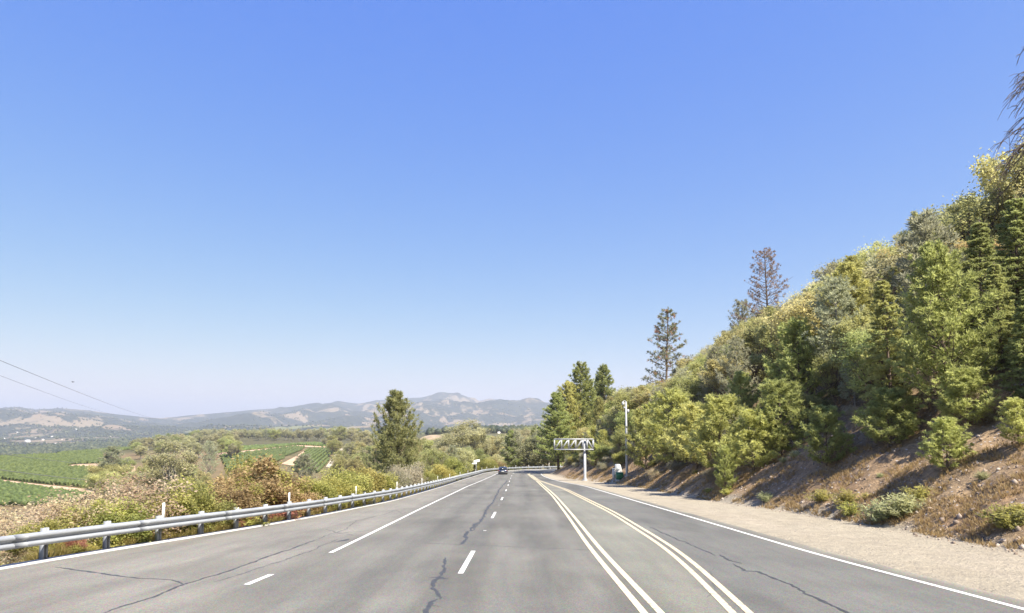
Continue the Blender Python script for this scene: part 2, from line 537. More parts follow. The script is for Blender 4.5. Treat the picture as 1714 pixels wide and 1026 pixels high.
def snag(seed, h, w, n=26, droop=0.35, sub=4):
    rng = np.random.default_rng(seed)
    wood = MB()
    tz = np.linspace(-0.3, h, 9)
    tp = np.stack([0.03 * h * np.sin(tz / h * 2), 0 * tz, tz], 1)
    wood.tube(tp, np.linspace(0.013 * h, 0.003 * h, 9), 7, 0.4)
    for i in range(n):
        f = rng.uniform(0.3, 1.0); z = h * f; a = rng.uniform(0, 6.28)
        ln = w / 2 * (1.15 - f) * rng.uniform(0.6, 1.3) + 0.05 * h
        t = np.linspace(0, 1, 7)
        d = np.array([math.cos(a), math.sin(a)])
        base = np.array([np.interp(z, tz, tp[:, 0]), 0, z])
        bp = np.stack([base[0] + d[0] * ln * t, d[1] * ln * t, z + ln * (0.45 * t - droop * 1.7 * t ** 2.2)], 1)
        bp[1:] += rng.normal(size=(6, 3)) * .025 * ln
        wood.tube(bp, np.linspace(0.0034 * h, 0.001 * h, 7), 4, 0.4, cap=False)
        for k in range(sub):
            q = bp[rng.integers(2, 7)]
            e = q + np.array([d[0], d[1], 0]) * ln * rng.uniform(.05, .3) + rng.normal(size=3) * .12 * ln + np.array([0, 0, -droop * .4 * ln])
            wood.tube(np.array([q, (q + e) / 2 + np.array([0, 0, .04 * ln]), e]), np.array([0.0014 * h, .001 * h, .0006 * h]), 3, 0.4, cap=False)
    return wood

# ------------------------------------------------------------------ foliage materials
M = {}
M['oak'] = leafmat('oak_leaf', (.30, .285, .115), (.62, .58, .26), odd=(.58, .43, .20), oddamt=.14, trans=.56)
M['oak_grey'] = leafmat('grey_oak_leaf', (.29, .275, .14), (.58, .55, .31), trans=.56)
M['gold'] = leafmat('golden_leaf', (.36, .27, .10), (.62, .48, .22), odd=(.34, .32, .14), oddamt=.45, trans=.56)
M['live'] = leafmat('live_oak_leaf', (.22, .24, .085), (.50, .51, .20), odd=(.52, .47, .18), oddamt=.16, trans=.56)
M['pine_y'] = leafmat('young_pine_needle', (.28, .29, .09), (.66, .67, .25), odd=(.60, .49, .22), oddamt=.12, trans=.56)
M['pine'] = leafmat('pine_needle', (.23, .25, .09), (.52, .54, .21), odd=(.52, .42, .19), oddamt=.14, trans=.56)
M['pine_y2'] = leafmat('plume_pine_needle', (.24, .26, .11), (.60, .58, .26), trans=.56)
M['pine_d'] = leafmat('dark_pine_needle', (0.043, 0.072, 0.032), (0.123, 0.160, 0.065), trans=.22)
M['pine_g'] = leafmat('grey_pine_needle', (.27, .28, .17), (.56, .55, .36), trans=.56)
M['rust'] = leafmat('rust_needle', (.21, .15, .105), (.44, .33, .24), odd=(.16, .17, .10), oddamt=.35, trans=.5)
M['rusthalf'] = leafmat('fading_needle', (.13, .145, .08), (.32, .31, .16), odd=(.44, .25, .16), oddamt=.42, trans=.56)
M['shrub_y'] = leafmat('yellow_green_leaf', (.23, .22, .06), (.58, .53, .17), odd=(.44, .34, .14), oddamt=.3, trans=.56)
M['shrub_g'] = leafmat('green_shrub_leaf', (.20, .21, .06), (.48, .46, .15), odd=(.44, .38, .15), oddamt=.35, trans=.56)
M['shrub_r'] = leafmat('rust_brown_leaf', (.22, .145, .07), (.52, .38, .20), odd=(.38, .35, .11), oddamt=.45, trans=.56)
M['shrub_o'] = leafmat('red_orange_leaf', (.28, .11, .07), (.48, .24, .16))
M['shrub_t'] = leafmat('tan_dry_leaf', (.40, .30, .18), (.67, .56, .39), odd=(.42, .41, .18), oddamt=.42, trans=.56, hv=.12)
M['shrub_gr'] = leafmat('grey_brush_leaf', (.27, .25, .16), (.54, .49, .35), odd=(.36, .35, .17), oddamt=.4, trans=.56)
M['sage'] = leafmat('sage_leaf', (.33, .35, .17), (.58, .58, .31), trans=.56)
M['drygrass'] = leafmat('dry_grass_blade', (.30, .20, .09), (.52, .40, .20), trans=.56)
M['grass'] = leafmat('green_yellow_grass', (.15, .15, .03), (.40, .33, .12), trans=.56)
M['vine'] = leafmat('vine_leaf', (.095, .13, .035), (.21, .255, .08), trans=.4, hv=.08)
M['bark'] = simple('bark', (.13, .095, .07), .9, var=.35, scale=6)
M['bark_g'] = simple('grey_bark', (.20, .185, .165), .9, var=.3, scale=6)

PROTO = {}
def proto(key, kindname, leafname, wood, leaves, lm, bm='bark', h=1.0):
    root = bpy.data.objects.new(kindname, None)
    root['category'] = 'x'
    ch = []
    w = wood.build('trunk' if leafname != 'leaves' else 'stems', M[bm], root, smooth=True, link=False); ch.append(w)
    if leaves is not None:
        ch.append(leaves.build(leafname, M[lm], root, link=False))
    PROTO[key] = dict(root=root, ch=ch, h=h, name=kindname)

for i, (hh, ww) in enumerate(((9, 8), (10, 7), (8, 8.5), (10.5, 6.2))):
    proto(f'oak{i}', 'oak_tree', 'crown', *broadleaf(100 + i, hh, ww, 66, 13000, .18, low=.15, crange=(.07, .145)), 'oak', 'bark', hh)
for i, (hh, ww) in enumerate(((9, 7), (11, 7.5))):
    proto(f'goak{i}', 'grey_oak_tree', 'crown', *broadleaf(120 + i, hh, ww, 62, 12000, .175, low=.15, crange=(.065, .14)), 'oak_grey', 'bark_g', hh)
    proto(f'loak{i}', 'live_oak_tree', 'crown', *broadleaf(140 + i, hh, ww * 1.05, 62, 14000, .17, low=.1, crange=(.075, .15)), 'live', 'bark', hh)
proto('gold0', 'gold_oak_tree', 'crown', *broadleaf(150, 9, 7, 60, 11000, .18, low=.18, crange=(.07, .14)), 'gold', 'bark', 9)
for i, (hh, ww) in enumerate(((5, 4.4), (5.6, 4.3), (4.6, 4.6))):
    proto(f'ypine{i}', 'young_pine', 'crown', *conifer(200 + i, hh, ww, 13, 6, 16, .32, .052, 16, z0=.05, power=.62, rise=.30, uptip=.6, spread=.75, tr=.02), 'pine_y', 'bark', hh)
for i, (hh, ww) in enumerate(((9, 5.4), (10, 5.0), (8.5, 5.6))):
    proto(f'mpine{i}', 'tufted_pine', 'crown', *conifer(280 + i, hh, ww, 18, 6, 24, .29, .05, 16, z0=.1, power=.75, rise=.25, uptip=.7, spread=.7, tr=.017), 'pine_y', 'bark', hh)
for i, (hh, ww) in enumerate(((15, 7), (16, 6.4), (14, 7.4))):
    proto(f'tpine{i}', 'pine_tree', 'crown', *conifer(220 + i, hh, ww, 27, 6, 30, .38, .062, 14, z0=.08, power=.80, rise=.12, uptip=.4, spread=.7), 'pine', 'bark', hh)
    proto(f'dpine{i}', 'fir_tree', 'crown', *conifer(240 + i, hh, ww * .9, 30, 6, 30, .34, .065, 13, z0=.06, power=.85, rise=.0, droop=.35, uptip=.1, spread=.5), 'pine', 'bark', hh)
proto('gpine0', 'grey_pine', 'crown', *conifer(260, 12, 6.5, 17, 5, 12, .5, .07, 13, z0=.15, power=.6, rise=.45, uptip=.6, spread=.7), 'pine_g', 'bark_g', 12)
proto('gpine1', 'grey_pine', 'crown', *conifer(261, 11, 5.5, 16, 5, 12, .5, .07, 13, z0=.15, power=.6, rise=.5, uptip=.6, spread=.7), 'pine_g', 'bark_g', 11)
SHR = {'shrub_y': 'leafy_shrub', 'shrub_g': 'leafy_shrub', 'shrub_r': 'toyon_shrub', 'shrub_t': 'dry_shrub', 'shrub_gr': 'brush_shrub', 'live': 'scrub_oak', 'shrub_o': 'poison_oak'}
for j, (k, nm) in enumerate(SHR.items()):
    for i in range(2):
        hh = 2.4 + .3 * i; ww = 3.0
        ls = {'shrub_t': .062, 'shrub_gr': .06}.get(k, .075)
        nl = {'shrub_t': 7000, 'shrub_gr': 14000}.get(k, 16000)
        proto(f'{k}{i}', nm, 'leaves', *broadleaf(300 + j * 10 + i, hh, ww, 26, nl, ls, low=.02, stems=4, tw=.012, flat=.9), k, 'bark_g', hh)
# low bushes
for j, (k, nm) in enumerate((('sage', 'sagebrush'), ('shrub_y', 'rabbitbrush'))):
    rng = np.random.default_rng(380 + j)
    wd, lf = MB(), MB()
    for q in range(60):
        a = rng.uniform(0, 6.28); e = rng.uniform(.25, 1.5); L = rng.uniform(.5, 1.0)
        d = np.array([math.cos(a) * math.cos(e), math.sin(a) * math.cos(e), math.sin(e) * .85]) * L
        wd.tube(np.array([[0, 0, -.08], d * .5 + np.array([0, 0, .06]), d]), np.array([.008, .006, .003]), 3, .4, cap=False)
        P = d * np.linspace(.3, 1, 26)[:, None] + rng.normal(size=(26, 3)) * .055
        leaf_quads(lf, P, .075, rng, rng.uniform(.2, .8) + rng.normal(size=26) * .2, elong=3.5)
    proto(f'low_{k}', nm, 'leaves', wd, lf, k, 'bark_g', .9)
for k in PROTO.values(): pass
# ------------------------------------------------------------------ ground sheet
def ground_material():
    m, nt, out = nmat('ground')
    geo = nt.nodes.new('ShaderNodeNewGeometry').outputs['Position']
    col = attr(nt, 'col', 'Color')
    wood = attr(nt, 'wood')
    rock = attr(nt, 'rock')
    # fine soil variation near the road
    n1 = noise(nt, 1.6, 6, .65, geo)
    n2 = noise(nt, 9.0, 5, .7, geo)
    v = mix(nt, mathn(nt, 'MULTIPLY_ADD', rock, .62, .38, clamp=True), (1, 1, 1), ramp(nt, n1, [(.3, (.62, .60, .58)), (.7, (1.25, 1.22, 1.18))]))
    v2 = ramp(nt, n2, [(.3, (.70, .70, .70)), (.72, (1.2, 1.2, 1.2))])
    c = mix(nt, 1.0, mix(nt, 1.0, mix(nt, 1.0, col, (.735, .72, .70), 'MULTIPLY'), v, 'MULTIPLY'), mix(nt, mathn(nt, 'MULTIPLY_ADD', rock, .7, .3, clamp=True), (1, 1, 1), v2), 'MULTIPLY')
    # pebbles and leaf litter on the bank
    vor = nt.nodes.new('ShaderNodeTexVoronoi'); vor.inputs['Scale'].default_value = 3.2
    nt.links.new(geo, vor.inputs['Vector'])
    lit = mathn(nt, 'GREATER_THAN', noise(nt, 2.3, 5, .7, geo), .53)
    c = mix(nt, mathn(nt, 'MULTIPLY', mathn(nt, 'MULTIPLY', lit, rock), .5), c, (.14, .105, .075))
    st = mathn(nt, 'LESS_THAN', vor.outputs['Distance'], .16)
    c = mix(nt, mathn(nt, 'MULTIPLY', st, rock), c, (.38, .34, .31))
    # distant tree speckle on the hills
    n3 = noise(nt, .021, 5, .7, geo, (1, 1, .3))
    n4 = noise(nt, .0032, 4, .6, geo, (1, 1, .3))
    w = mathn(nt, 'ADD', mathn(nt, 'MULTIPLY', n3, .62), mathn(nt, 'MULTIPLY', n4, .62))
    edge = mathn(nt, 'MULTIPLY_ADD', wood, .55, .33)
    mask = mathn(nt, 'MULTIPLY', mathn(nt, 'SUBTRACT', edge, w), 14.0, clamp=True)
    wc = ramp(nt, noise(nt, .03, 4, .7, geo), [(.3, (.014, .02, .016)), (.7, (.045, .05, .036))])
    c = mix(nt, mask, c, wc)
    near = attr(nt, 'near')
    bump = mathn(nt, 'MULTIPLY', mathn(nt, 'ADD', n2, mathn(nt, 'MULTIPLY', n1, 1.5)), near)
    prin(nt, out, c, .95, 0, .1, bump=bump, bstr=.9, bdist=.10)
    return m

def build_ground():
    a1 = np.radians(np.linspace(-52, 52, 561))
    a2 = np.radians(np.linspace(52, 308, 90))[1:-1]
    A = np.concatenate([a1, a2]); na = len(A)
    R = np.concatenate([np.geomspace(2.2, 700, 320), np.concatenate([np.geomspace(700, 3500, 90), np.geomspace(3500, 11000, 170)[1:], np.geomspace(11000, 17500, 22)[1:]])[1:]]); nr = len(R)
    X = (R[:, None] * np.sin(A)[None, :]).ravel(); Y = (R[:, None] * np.cos(A)[None, :]).ravel()
    Z, S, T = height(X, Y, True)
    r = np.hypot(X, Y)
    i = np.arange(nr - 1)[:, None] * na; k = np.arange(na)[None, :]
    f = np.stack([i + k, i + (k + 1) % na, i + na + (k + 1) % na, i + na + k], -1).reshape(-1, 4)[:, ::-1]
    mb = MB(); mb.add(np.stack([X, Y, Z], 1), f)
    z0 = H(0, 0)
    mb.add(np.concatenate([[[0, 0, z0]], np.stack([X[:na], Y[:na], Z[:na]], 1)]),
           np.stack([np.zeros(na, int), 1 + (np.arange(na) + 1) % na, 1 + np.arange(na)], 1))
    # albedo by zone
    n = len(X)
    C = np.tile(np.array([.34, .26, .16]), (n, 1)); W = np.zeros(n); RK = np.zeros(n)
    def put(mask, col):
        C[:] = C * (1 - mask[:, None]) + np.array(col) * mask[:, None]
    nA = fbm(X / 60, Y / 60, 51); nB = fbm(X / 12, Y / 12, 52); nC = fbm(X / 3, Y / 3, 53)
    inner = r < 700
    valley_m = sstep(-999, -998, -np.abs(T)) * 0 + ((T < 0) & inner)
    put(valley_m * sstep(.35, .65, nA) * .8, (.22, .19, .09))
    put(valley_m * sstep(.5, .7, nB) * .6, (.15, .15, .06))
    ta = t_asph(S); tt = t_toe(S)
    sh = ((T >= ta - .5) & (T < tt + .6) & inner).astype(float)
    put(sh, (.475, .43, .345))
    put(sh * sstep(.45, .75, nC) * .22, (.38, .33, .26))
    strk = fbm(T * 1.7, S / 14, 61, 4)
    put(sh * sstep(.5, .7, strk) * .4, (.52, .46, .38))
    bk = ((T > tt) & inner) * sstep(0, .8, T - tt)
    put(bk, (.44, .32, .205))
    put(bk * sstep(.45, .7, nB) * .55, (.45, .345, .22))
    put(bk * sstep(.5, .8, nC) * .5, (.36, .22, .13))
    put(bk * sstep(5, 12, T - tt) * .8, (.17, .13, .08))
    RK += bk
    RK += sh * sstep(-1.2, .2, T - tt) * .35
    put(((T < t_rail(S) - 12) & inner) * 1.0, (.19, .165, .09))
    put(((T < t_rail(S) - 12) & inner) * sstep(.4, .6, nB) * .8, (.12, .115, .055))
    put((inner & (r > 190) & (T < -60)) * .55 * sstep(.3, .55, nA), (.29, .195, .12))
    lf = ((T < t_rail(S) - .3) & inner & (T > -60))
    put(lf * sstep(.4, .6, nC) * .8, (.22, .20, .06))
    # far land
    far = sstep(750, 1300, r)
    put(far, (.27, .22, .155))
    put(far * sstep(.5, .62, fbm(X / 300, Y / 300, 73)) * .6, (.27, .20, .14))
    put(sstep(560, 680, r) * (1 - sstep(1000, 1250, r)), (.125, .12, .065))
    u = uof(X, np.maximum(Y, 1))
    n5 = fbm(X / 150, Y / 190, 71, 5); n6 = fbm(X / 900, Y / 1100, 72, 3)
    # dry-grass openings between the oak woods: small ones everywhere, larger ones low on the foothills and high on the mountain ahead
    op = sstep(.55, .66, n5) * (.25 + .75 * sstep(.45, .62, n6))
    low = ((r > 2400) & (r < 6200)) * sstep(.53, .62, n5) * sstep(.42, .58, fbm(X / 700, Y / 500, 74, 3)) * .8
    gx, gy = 9000 * (790 - CX) / F, 9000.
    g = np.exp(-(((X - gx) / 450) ** 2 + ((Y - gy + 200) / 900) ** 2)) * sstep(.40, .55, fbm(X / 170, Y / 170, 76))
    W[:] = far * .80 * (1 - .75 * np.maximum(op, low)) * (1 - .8 * sstep(.2, .6, g))
    # green meadow patches in the far valley
    put(far * sstep(.66, .7, fbm(X / 260 + 9, Y / 520, 78, 3)) * (r < 4200) * .8, (.19, .22, .10))
    o = mb.build('ground', ground_material(), smooth=True)
    me = o.data
    extra = 1 + na
    def full(a): return np.concatenate([a, a[:1], a[:na]])
    at_ = me.attributes.new('col', 'FLOAT_COLOR', 'POINT')
    CC = np.concatenate([full(C), np.ones((n + extra, 1))], 1)
    at_.data.foreach_set('color', CC.astype(np.float32).ravel())
    for nm, a in (('wood', W), ('rock', RK), ('near', 1 - sstep(60, 220, r))):
        q = me.attributes.new(nm, 'FLOAT', 'POINT'); q.data.foreach_set('value', full(a).astype(np.float32))
    tag(o, kind='structure')
build_ground()

# ------------------------------------------------------------------ road
def asphalt_material():
    m, nt, out = nmat('asphalt')
    geo = nt.nodes.new('ShaderNodeNewGeometry').outputs['Position']
    tone = attr(nt, 'tint')
    col = attr(nt, 'col', 'Color')
    big = noise(nt, .22, 4, .6, geo)
    mid = noise(nt, 1.3, 5, .65, geo, (2.2, .35, 1))
    stk = noise(nt, 2.6, 4, .6, geo, (1.6, .05, 1))
    fine = noise(nt, 60, 3, .8, geo)
    agg = nt.nodes.new('ShaderNodeTexVoronoi'); agg.inputs['Scale'].default_value = 55
    nt.links.new(geo, agg.inputs['Vector'])
    c = mix(nt, 1, col, ramp(nt, big, [(.3, (.85, .85, .86)), (.7, (1.11, 1.11, 1.09))]), 'MULTIPLY')
    c = mix(nt, 1, c, ramp(nt, mid, [(.3, (.91, .91, .92)), (.7, (1.07, 1.07, 1.05))]), 'MULTIPLY')
    c = mix(nt, 1, c, ramp(nt, stk, [(.3, (.95, .95, .95)), (.7, (1.05, 1.05, 1.05))]), 'MULTIPLY')
    c = mix(nt, 1, c, ramp(nt, fine, [(.3, (.80, .80, .80)), (.7, (1.18, 1.18, 1.17))]), 'MULTIPLY')
    c = mix(nt, .5, c, mix(nt, 1, c, agg.outputs['Color'], 'MULTIPLY'))
    c = mix(nt, 1, c, (1.03, 1.03, 1.005), 'MULTIPLY')
    prin(nt, out, c, .82, 0, .25, bump=mathn(nt, 'ADD', fine, agg.outputs['Distance']), bstr=.25, bdist=.006)
    return m
M['asphalt'] = asphalt_material()

def road_strip(name, s0, s1, ds, tl, tr, nt_, z, mat, colfn=None, kind='structure', edge_drop=0.0):
    s = np.arange(s0, s1 + 1e-6, ds); q = np.linspace(0, 1, nt_)
    L = tl(s) if callable(tl) else np.full_like(s, tl); Rr = tr(s) if callable(tr) else np.full_like(s, tr)
    Tt = L[:, None] * (1 - q) + Rr[:, None] * q
    Ss = np.repeat(s[:, None], nt_, 1)
    x, y = pathpt(Ss.ravel(), Tt.ravel())
    zz = zprof(Ss.ravel()) + z
    if edge_drop:
        e = np.zeros((len(s), nt_)); e[:, 0] = e[:, -1] = -edge_drop
        zz = zz + e.ravel()
    mb = MB()
    i = np.arange(len(s) - 1)[:, None] * nt_; k = np.arange(nt_ - 1)[None, :]
    f = np.stack([i + k, i + k + 1, i + nt_ + k + 1, i + nt_ + k], -1).reshape(-1, 4)
    mb.add(np.stack([x, y, zz], 1), f)
    o = mb.build(name, mat, smooth=True)
    if colfn is not None:
        C = colfn(Ss.ravel(), Tt.ravel())
        a = o.data.attributes.new('col', 'FLOAT_COLOR', 'POINT')
        a.data.foreach_set('color', np.concatenate([C, np.ones((len(C), 1))], 1).astype(np.float32).ravel())
    return tag(o, kind=kind)

def asph_col(s, t):
    n = len(s)
    base = np.tile(np.array([.178, .170, .153]), (n, 1))
    def put(m, c):
        base[:] = base * (1 - m[:, None]) + np.array(c) * m[:, None]
    wob = .35 * (fbm(s / 6, t * 0, 90) - .5)
    te, yl, yr, tw = t_edge(s), t_yl(s), t_yr(s), t_white(s)
    put(sstep(.3, -.9, (t - te + .3 + wob)) if False else sstep(-.5, 1.0, (te - .15 + wob) - t), (.236, .222, .199))     # pale shoulder
    put(sstep(.05, .3, t - yl) * sstep(.05, .3, yr - t), (.222, .217, .188))           # painted-out median
    put(sstep(0, .3, t - yr) * sstep(0, .4, tw - t), (.162, .159, .150))               # right lane
    put(sstep(-.1, .5, t - tw), (.203, .194, .173))
    for c0 in (-2.6, -.95, .95, 2.6):                                                  # wheel paths
        put(.5 * np.exp(-((t - c0) / .33) ** 2), (.200, .195, .182))
    for c0 in (-1.8, 1.75):
        put(.5 * np.exp(-((t - c0) / .3) ** 2), (.128, .127, .124))
    put(.5 * np.exp(-(t / .45) ** 2) * sstep(.45, .6, fbm(s / 3, t * 2, 95)), (.138, .137, .135))
    put(sstep(-.55, -.02, t - t_asph(s) + .5 * (fbm(s / 1.5, t * 0, 96, 4) - .5)) * .95, (.37, .335, .27))
    pt = fbm(s / 9, t / 1.1, 93, 3); pt2 = fbm(s / 4 + 50, t / 2.5, 94, 3)
    base *= (1 - .16 * sstep(.52, .66, pt) + .10 * sstep(.55, .70, pt2))[:, None]
    return base
road_strip('road', -30, 330, .5, lambda s: t_rail(s) - .42, t_asph, 76, 0.0, M['asphalt'], asph_col, edge_drop=.09)

def paint_material(name, col, wear=.46, under=(.17, .165, .155)):
    m, nt, out = nmat(name)
    geo = nt.nodes.new('ShaderNodeNewGeometry').outputs['Position']
    n = noise(nt, 9, 6, .75, geo); f = noise(nt, 55, 3, .8, geo)
    k = mathn(nt, 'ADD', mathn(nt, 'MULTIPLY', n, .7), mathn(nt, 'MULTIPLY', f, .3))
    c = ramp(nt, k, [(wear - .09, under), (wear - .03, [q * .86 for q in col]), (.7, col)])
    prin(nt, out, c, .7, 0, .3, bump=f, bstr=.15, bdist=.004)
    return m
M['white_paint'] = paint_material('white_road_paint', (.70, .69, .66), .48)
M['yellow_paint'] = paint_material('pale_yellow_road_paint', (.68, .585, .39), .49)
M['yellow_paint2'] = paint_material('worn_yellow_road_paint', (.66, .56, .37), .5)
def line(name, tf, w, s0, s1, mat, ds=.5):
    return road_strip(name, s0, s1, ds, lambda s: tf(s) - w / 2, lambda s: tf(s) + w / 2, 3, .006, mat)
line('edge_line_marking', t_edge, .13, 17.6, 215, M['white_paint'])
line('edge_line_marking', t_white, .14, -20, 215, M['white_paint'])
for tf in (t_yl, t_yr):
    for off in (-.135, .135):
        line('centre_line_marking', lambda s, o=off, g=tf: g(s) + o, .125, -20, 122 if tf is t_yr else 215, M['yellow_paint2' if tf is t_yr else 'yellow_paint'])
s = 14.35 - 14.63
while s < 190:
    line('lane_dash_marking', lambda q: np.full_like(q, 0.0), .12, s, s + 3.7, M['white_paint'], .37)
    line('lane_dot_marking', lambda q: np.full_like(q, 0.0), .11, s + 3.66 + 5.45, s + 3.66 + 5.57, M['white_paint'], .06)
    s += 14.63
line('edge_line_marking', lambda q: np.interp(q, [12.95, 14.15], [-4.1, -4.07]), .13, 12.95, 14.15, M['white_paint'], .2)

# sealed cracks, from where they lie on the road
M['sealant'] = simple('crack_sealant', (.050, .050, .051), .55, var=.25, scale=8)
M['seam'] = simple('pavement_seam', (.088, .088, .086), .85, var=.3, scale=8)
def crack(pts, w, mat='sealant', seed=0, wob=.07, name='crack_sealant'):
    P = np.array([hit_road(u, v) for u, v in pts])
    d = np.hypot(*np.diff(P, axis=0).T); L = np.concatenate([[0], np.cumsum(d)])
    g = np.arange(0, L[-1], .05); x = np.interp(g, L, P[:, 0]); y = np.interp(g, L, P[:, 1])
    tx = np.gradient(x); ty = np.gradient(y); l = np.hypot(tx, ty); tx /= l; ty /= l
    fade = np.minimum(1, np.minimum(g, L[-1] - g) / .4)
    o = wob * 2 * (fbm(g * 1.4 + seed * 9, g * 0 + seed, 99, 4) - .5)
    o = o + .07 * (fbm(g * 5.5 + seed * 3, g * 0 + seed, 98, 3) - .5)
    x = x - ty * o; y = y + tx * o
    hw = w * .5 * (.1 + 1.9 * fbm(g * 4.2, g * 0 + seed * 3.3, 97, 4) ** 1.3) * (.25 + .75 * fade)
    S, _ = roadcoord(x, y); z = zprof(S) + .0035
    mb = MB()
    v = np.concatenate([np.stack([x - ty * hw, y + tx * hw, z], 1), np.stack([x + ty * hw, y - tx * hw, z], 1)])
    n = len(g); i = np.arange(n - 1)
    mb.add(v, np.stack([i, i + n, i + n + 1, i + 1], 1))
    return tag(mb.build(name, M[mat]), kind='structure')
crack([(705, 1040), (712, 1025), (725, 1008), (737, 1003)], .10, seed=1)
crack([(737, 1003), (731, 993), (722, 986), (729, 975), (737, 965), (744, 952), (748, 938), (747, 933)], .075, seed=2)
crack([(720, 1013), (728, 1014), (739, 1015)], .06, seed=21)
crack([(718, 967), (730, 966), (742, 968), (753, 969)], .20, seed=3, wob=.03)
crack([(773, 912), (780, 900), (787, 887), (795, 878), (806, 871), (814, 852), (820, 846), (826, 840), (835, 820), (843, 811), (849, 804)], .12, seed=4, wob=.12)
crack([(781, 890), (792, 887), (803, 874)], .06, seed=24)
crack([(706, 909), (760, 911), (808, 913), (880, 916), (1004, 921)], .05, 'seam', 5, .04, 'pavement_seam')
crack([(838, 845), (890, 848), (940, 851)], .06, 'seam', 6, .04, 'pavement_seam')
crack([(92, 950), (147, 958), (229, 968), (288, 971), (307, 978)], .06, seed=7)
crack([(165, 1030), (173, 1026), (229, 1009), (280, 990), (307, 978), (376, 958), (425, 940), (506, 912), (530, 904)], .06, seed=8)
crack([(530, 904), (545, 897), (575, 888), (597, 872), (640, 862), (662, 854), (672, 859), (686, 857)], .045, 'seam', 9)
crack([(360, 975), (440, 950), (520, 922), (565, 903)], .05, 'seam', 10)
crack([(560, 893), (590, 891), (625, 888)], .05, 'seam', 11)
crack([(545, 886), (570, 893), (597, 897)], .04, 'seam', 12)
crack([(1087, 881), (1122, 897), (1162, 914), (1200, 930)], .055, seed=13)
crack([(1205, 928), (1213, 934), (1224, 939), (1242, 943)], .07, seed=14)
crack([(1225, 943), (1247, 955), (1270, 956), (1308, 972), (1337, 987), (1360, 1000), (1400, 1015), (1423, 1026), (1450, 1040)], .07, seed=15)
crack([(1185, 1000), (1200, 985), (1190, 960), (1195, 948)], .035, 'seam', 16)
crack([(560, 908), (575, 905), (585, 902)], .12, 'sealant', 17, .02)
# torn paint scraps beside the yellow lines and near the rail
crack([(1003, 940), (1012, 949), (1020, 953)], .06, 'seam', 18)

# pale dike along the foot of the rail
def kerb():
    s = np.arange(-25, 230, .8); mb = MB()
    prof = [(-.36, -.05), (-.34, .05), (-.28, .062), (-.18, .05), (-.10, .010), (-.05, -.05)]
    V = []
    for dt, dz in prof:
        x, y = pathpt(s, t_rail(s) + dt); V.append(np.stack([x, y, zprof(s) + dz], 1))
    V = np.stack(V, 1); n = len(s); k = len(prof)
    i = np.arange(n - 1)[:, None] * k; j = np.arange(k - 1)[None, :]
    mb.add(V.reshape(-1, 3), np.stack([i + j, i + j + 1, i + k + j + 1, i + k + j], -1).reshape(-1, 4))
    tag(mb.build('kerb', simple('pale_dike', (.42, .41, .39), .9, var=.12, scale=2), smooth=False), kind='structure')
kerb()

# ------------------------------------------------------------------ guardrail
def galv(name, c, rough=.5, metal=.25):
    m, nt, out = nmat(name)
    n = noise(nt, 2.0, 6, .7, None, (1, .5, 4))
    f = noise(nt, 40, 2)
    col = ramp(nt, n, [(.25, [k * .62 for k in c]), (.5, [k * .9 for k in c]), (.75, [k * 1.08 for k in c])])
    prin(nt, out, col, rough, metal, .5, bump=f, bstr=.03)
    return m
M['galv'] = galv('galvanised_steel', (.41, .43, .45))
M['post_steel'] = galv('weathered_steel_post', (.33, .345, .36), .6, .2)
M['white_plastic'] = simple('white_plastic', (.80, .80, .78), .5, var=.05)

def sdx(s):
    x, y = pathpt(s, t_rail(s)); return float(x), float(y), float(zprof(s))
def rail_frame(s):
    x, y, z = sdx(s); x2, y2, z2 = sdx(s + .3)
    d = Vector((x2 - x, y2 - y, 0)).normalized()
    return Vector((x, y, z)), d, Vector((d.y, -d.x, 0))       # point, along, towards the road

root = thing('guardrail', 'long galvanised W-beam guardrail with white marker posts, left of the road', 'guardrail', (0, 0, 0))
s = np.arange(-18, 222, .5)
prof = [(0, .43), (.03, .435), (.085, .475), (.085, .535), (.012, .575), (.012, .605), (.085, .645), (.085, .705), (.03, .745), (0, .75)]
prof2 = [(a - .008, b) for a, b in prof[::-1]]
ring = prof + prof2
V = []
P0 = np.array([sdx(q) for q in s]); dd = np.gradient(P0, axis=0); dd[:, 2] = 0; dd = unit(dd)
nn = np.stack([dd[:, 1], -dd[:, 0], 0 * dd[:, 0]], 1)
V = np.stack([P0 + nn * a + np.array([0, 0, b]) for a, b in ring], 1)
k = len(ring); n = len(s)
i = np.arange(n - 1)[:, None] * k; j = np.arange(k)[None, :]
mb = MB(); mb.add(V.reshape(-1, 3), np.stack([i + j, i + (j + 1) % k, i + k + (j + 1) % k, i + k + j], -1).reshape(-1, 4))
mb.build('rail', M['galv'], root)
for q in np.arange(15.9 - 1.905 * 2.5, 90, 3.81):
    c, d, rd = rail_frame(q); mb = MB()
    sub = np.array([q - .17, q + .17]); Pq = np.array([sdx(t_) for t_ in sub])
    rg = [(a_ + .006, b_) for a_, b_ in prof[1:-1]] + [(a_ + .0015, b_) for a_, b_ in prof[1:-1][::-1]]
    Vq = np.concatenate([Pq[e] + np.array(rd)[None] * np.array(rg)[:, :1] + np.array([0, 0, 1.]) * np.array(rg)[:, 1:] for e in (0, 1)])
    kk = len(rg); mb.add(Vq, [(j_, (j_ + 1) % kk, kk + (j_ + 1) % kk, kk + j_) for j_ in range(kk)])
    mb.polyfaces = [list(range(kk)), list(range(2 * kk - 1, kk - 1, -1))]
    sp_ = mb.build('splice', M['post_steel'], root)
s_post = [q for q in np.arange(15.9 - 1.905 * 3, 221, 1.905)]
MARK = [(283, 905), (491, 871), (601, 848), (668, 836), (709, 826), (735, 817), (755, 808), (772, 803), (785, 799), (797, 795), (808, 790), (816, 787)]
mark_s = []
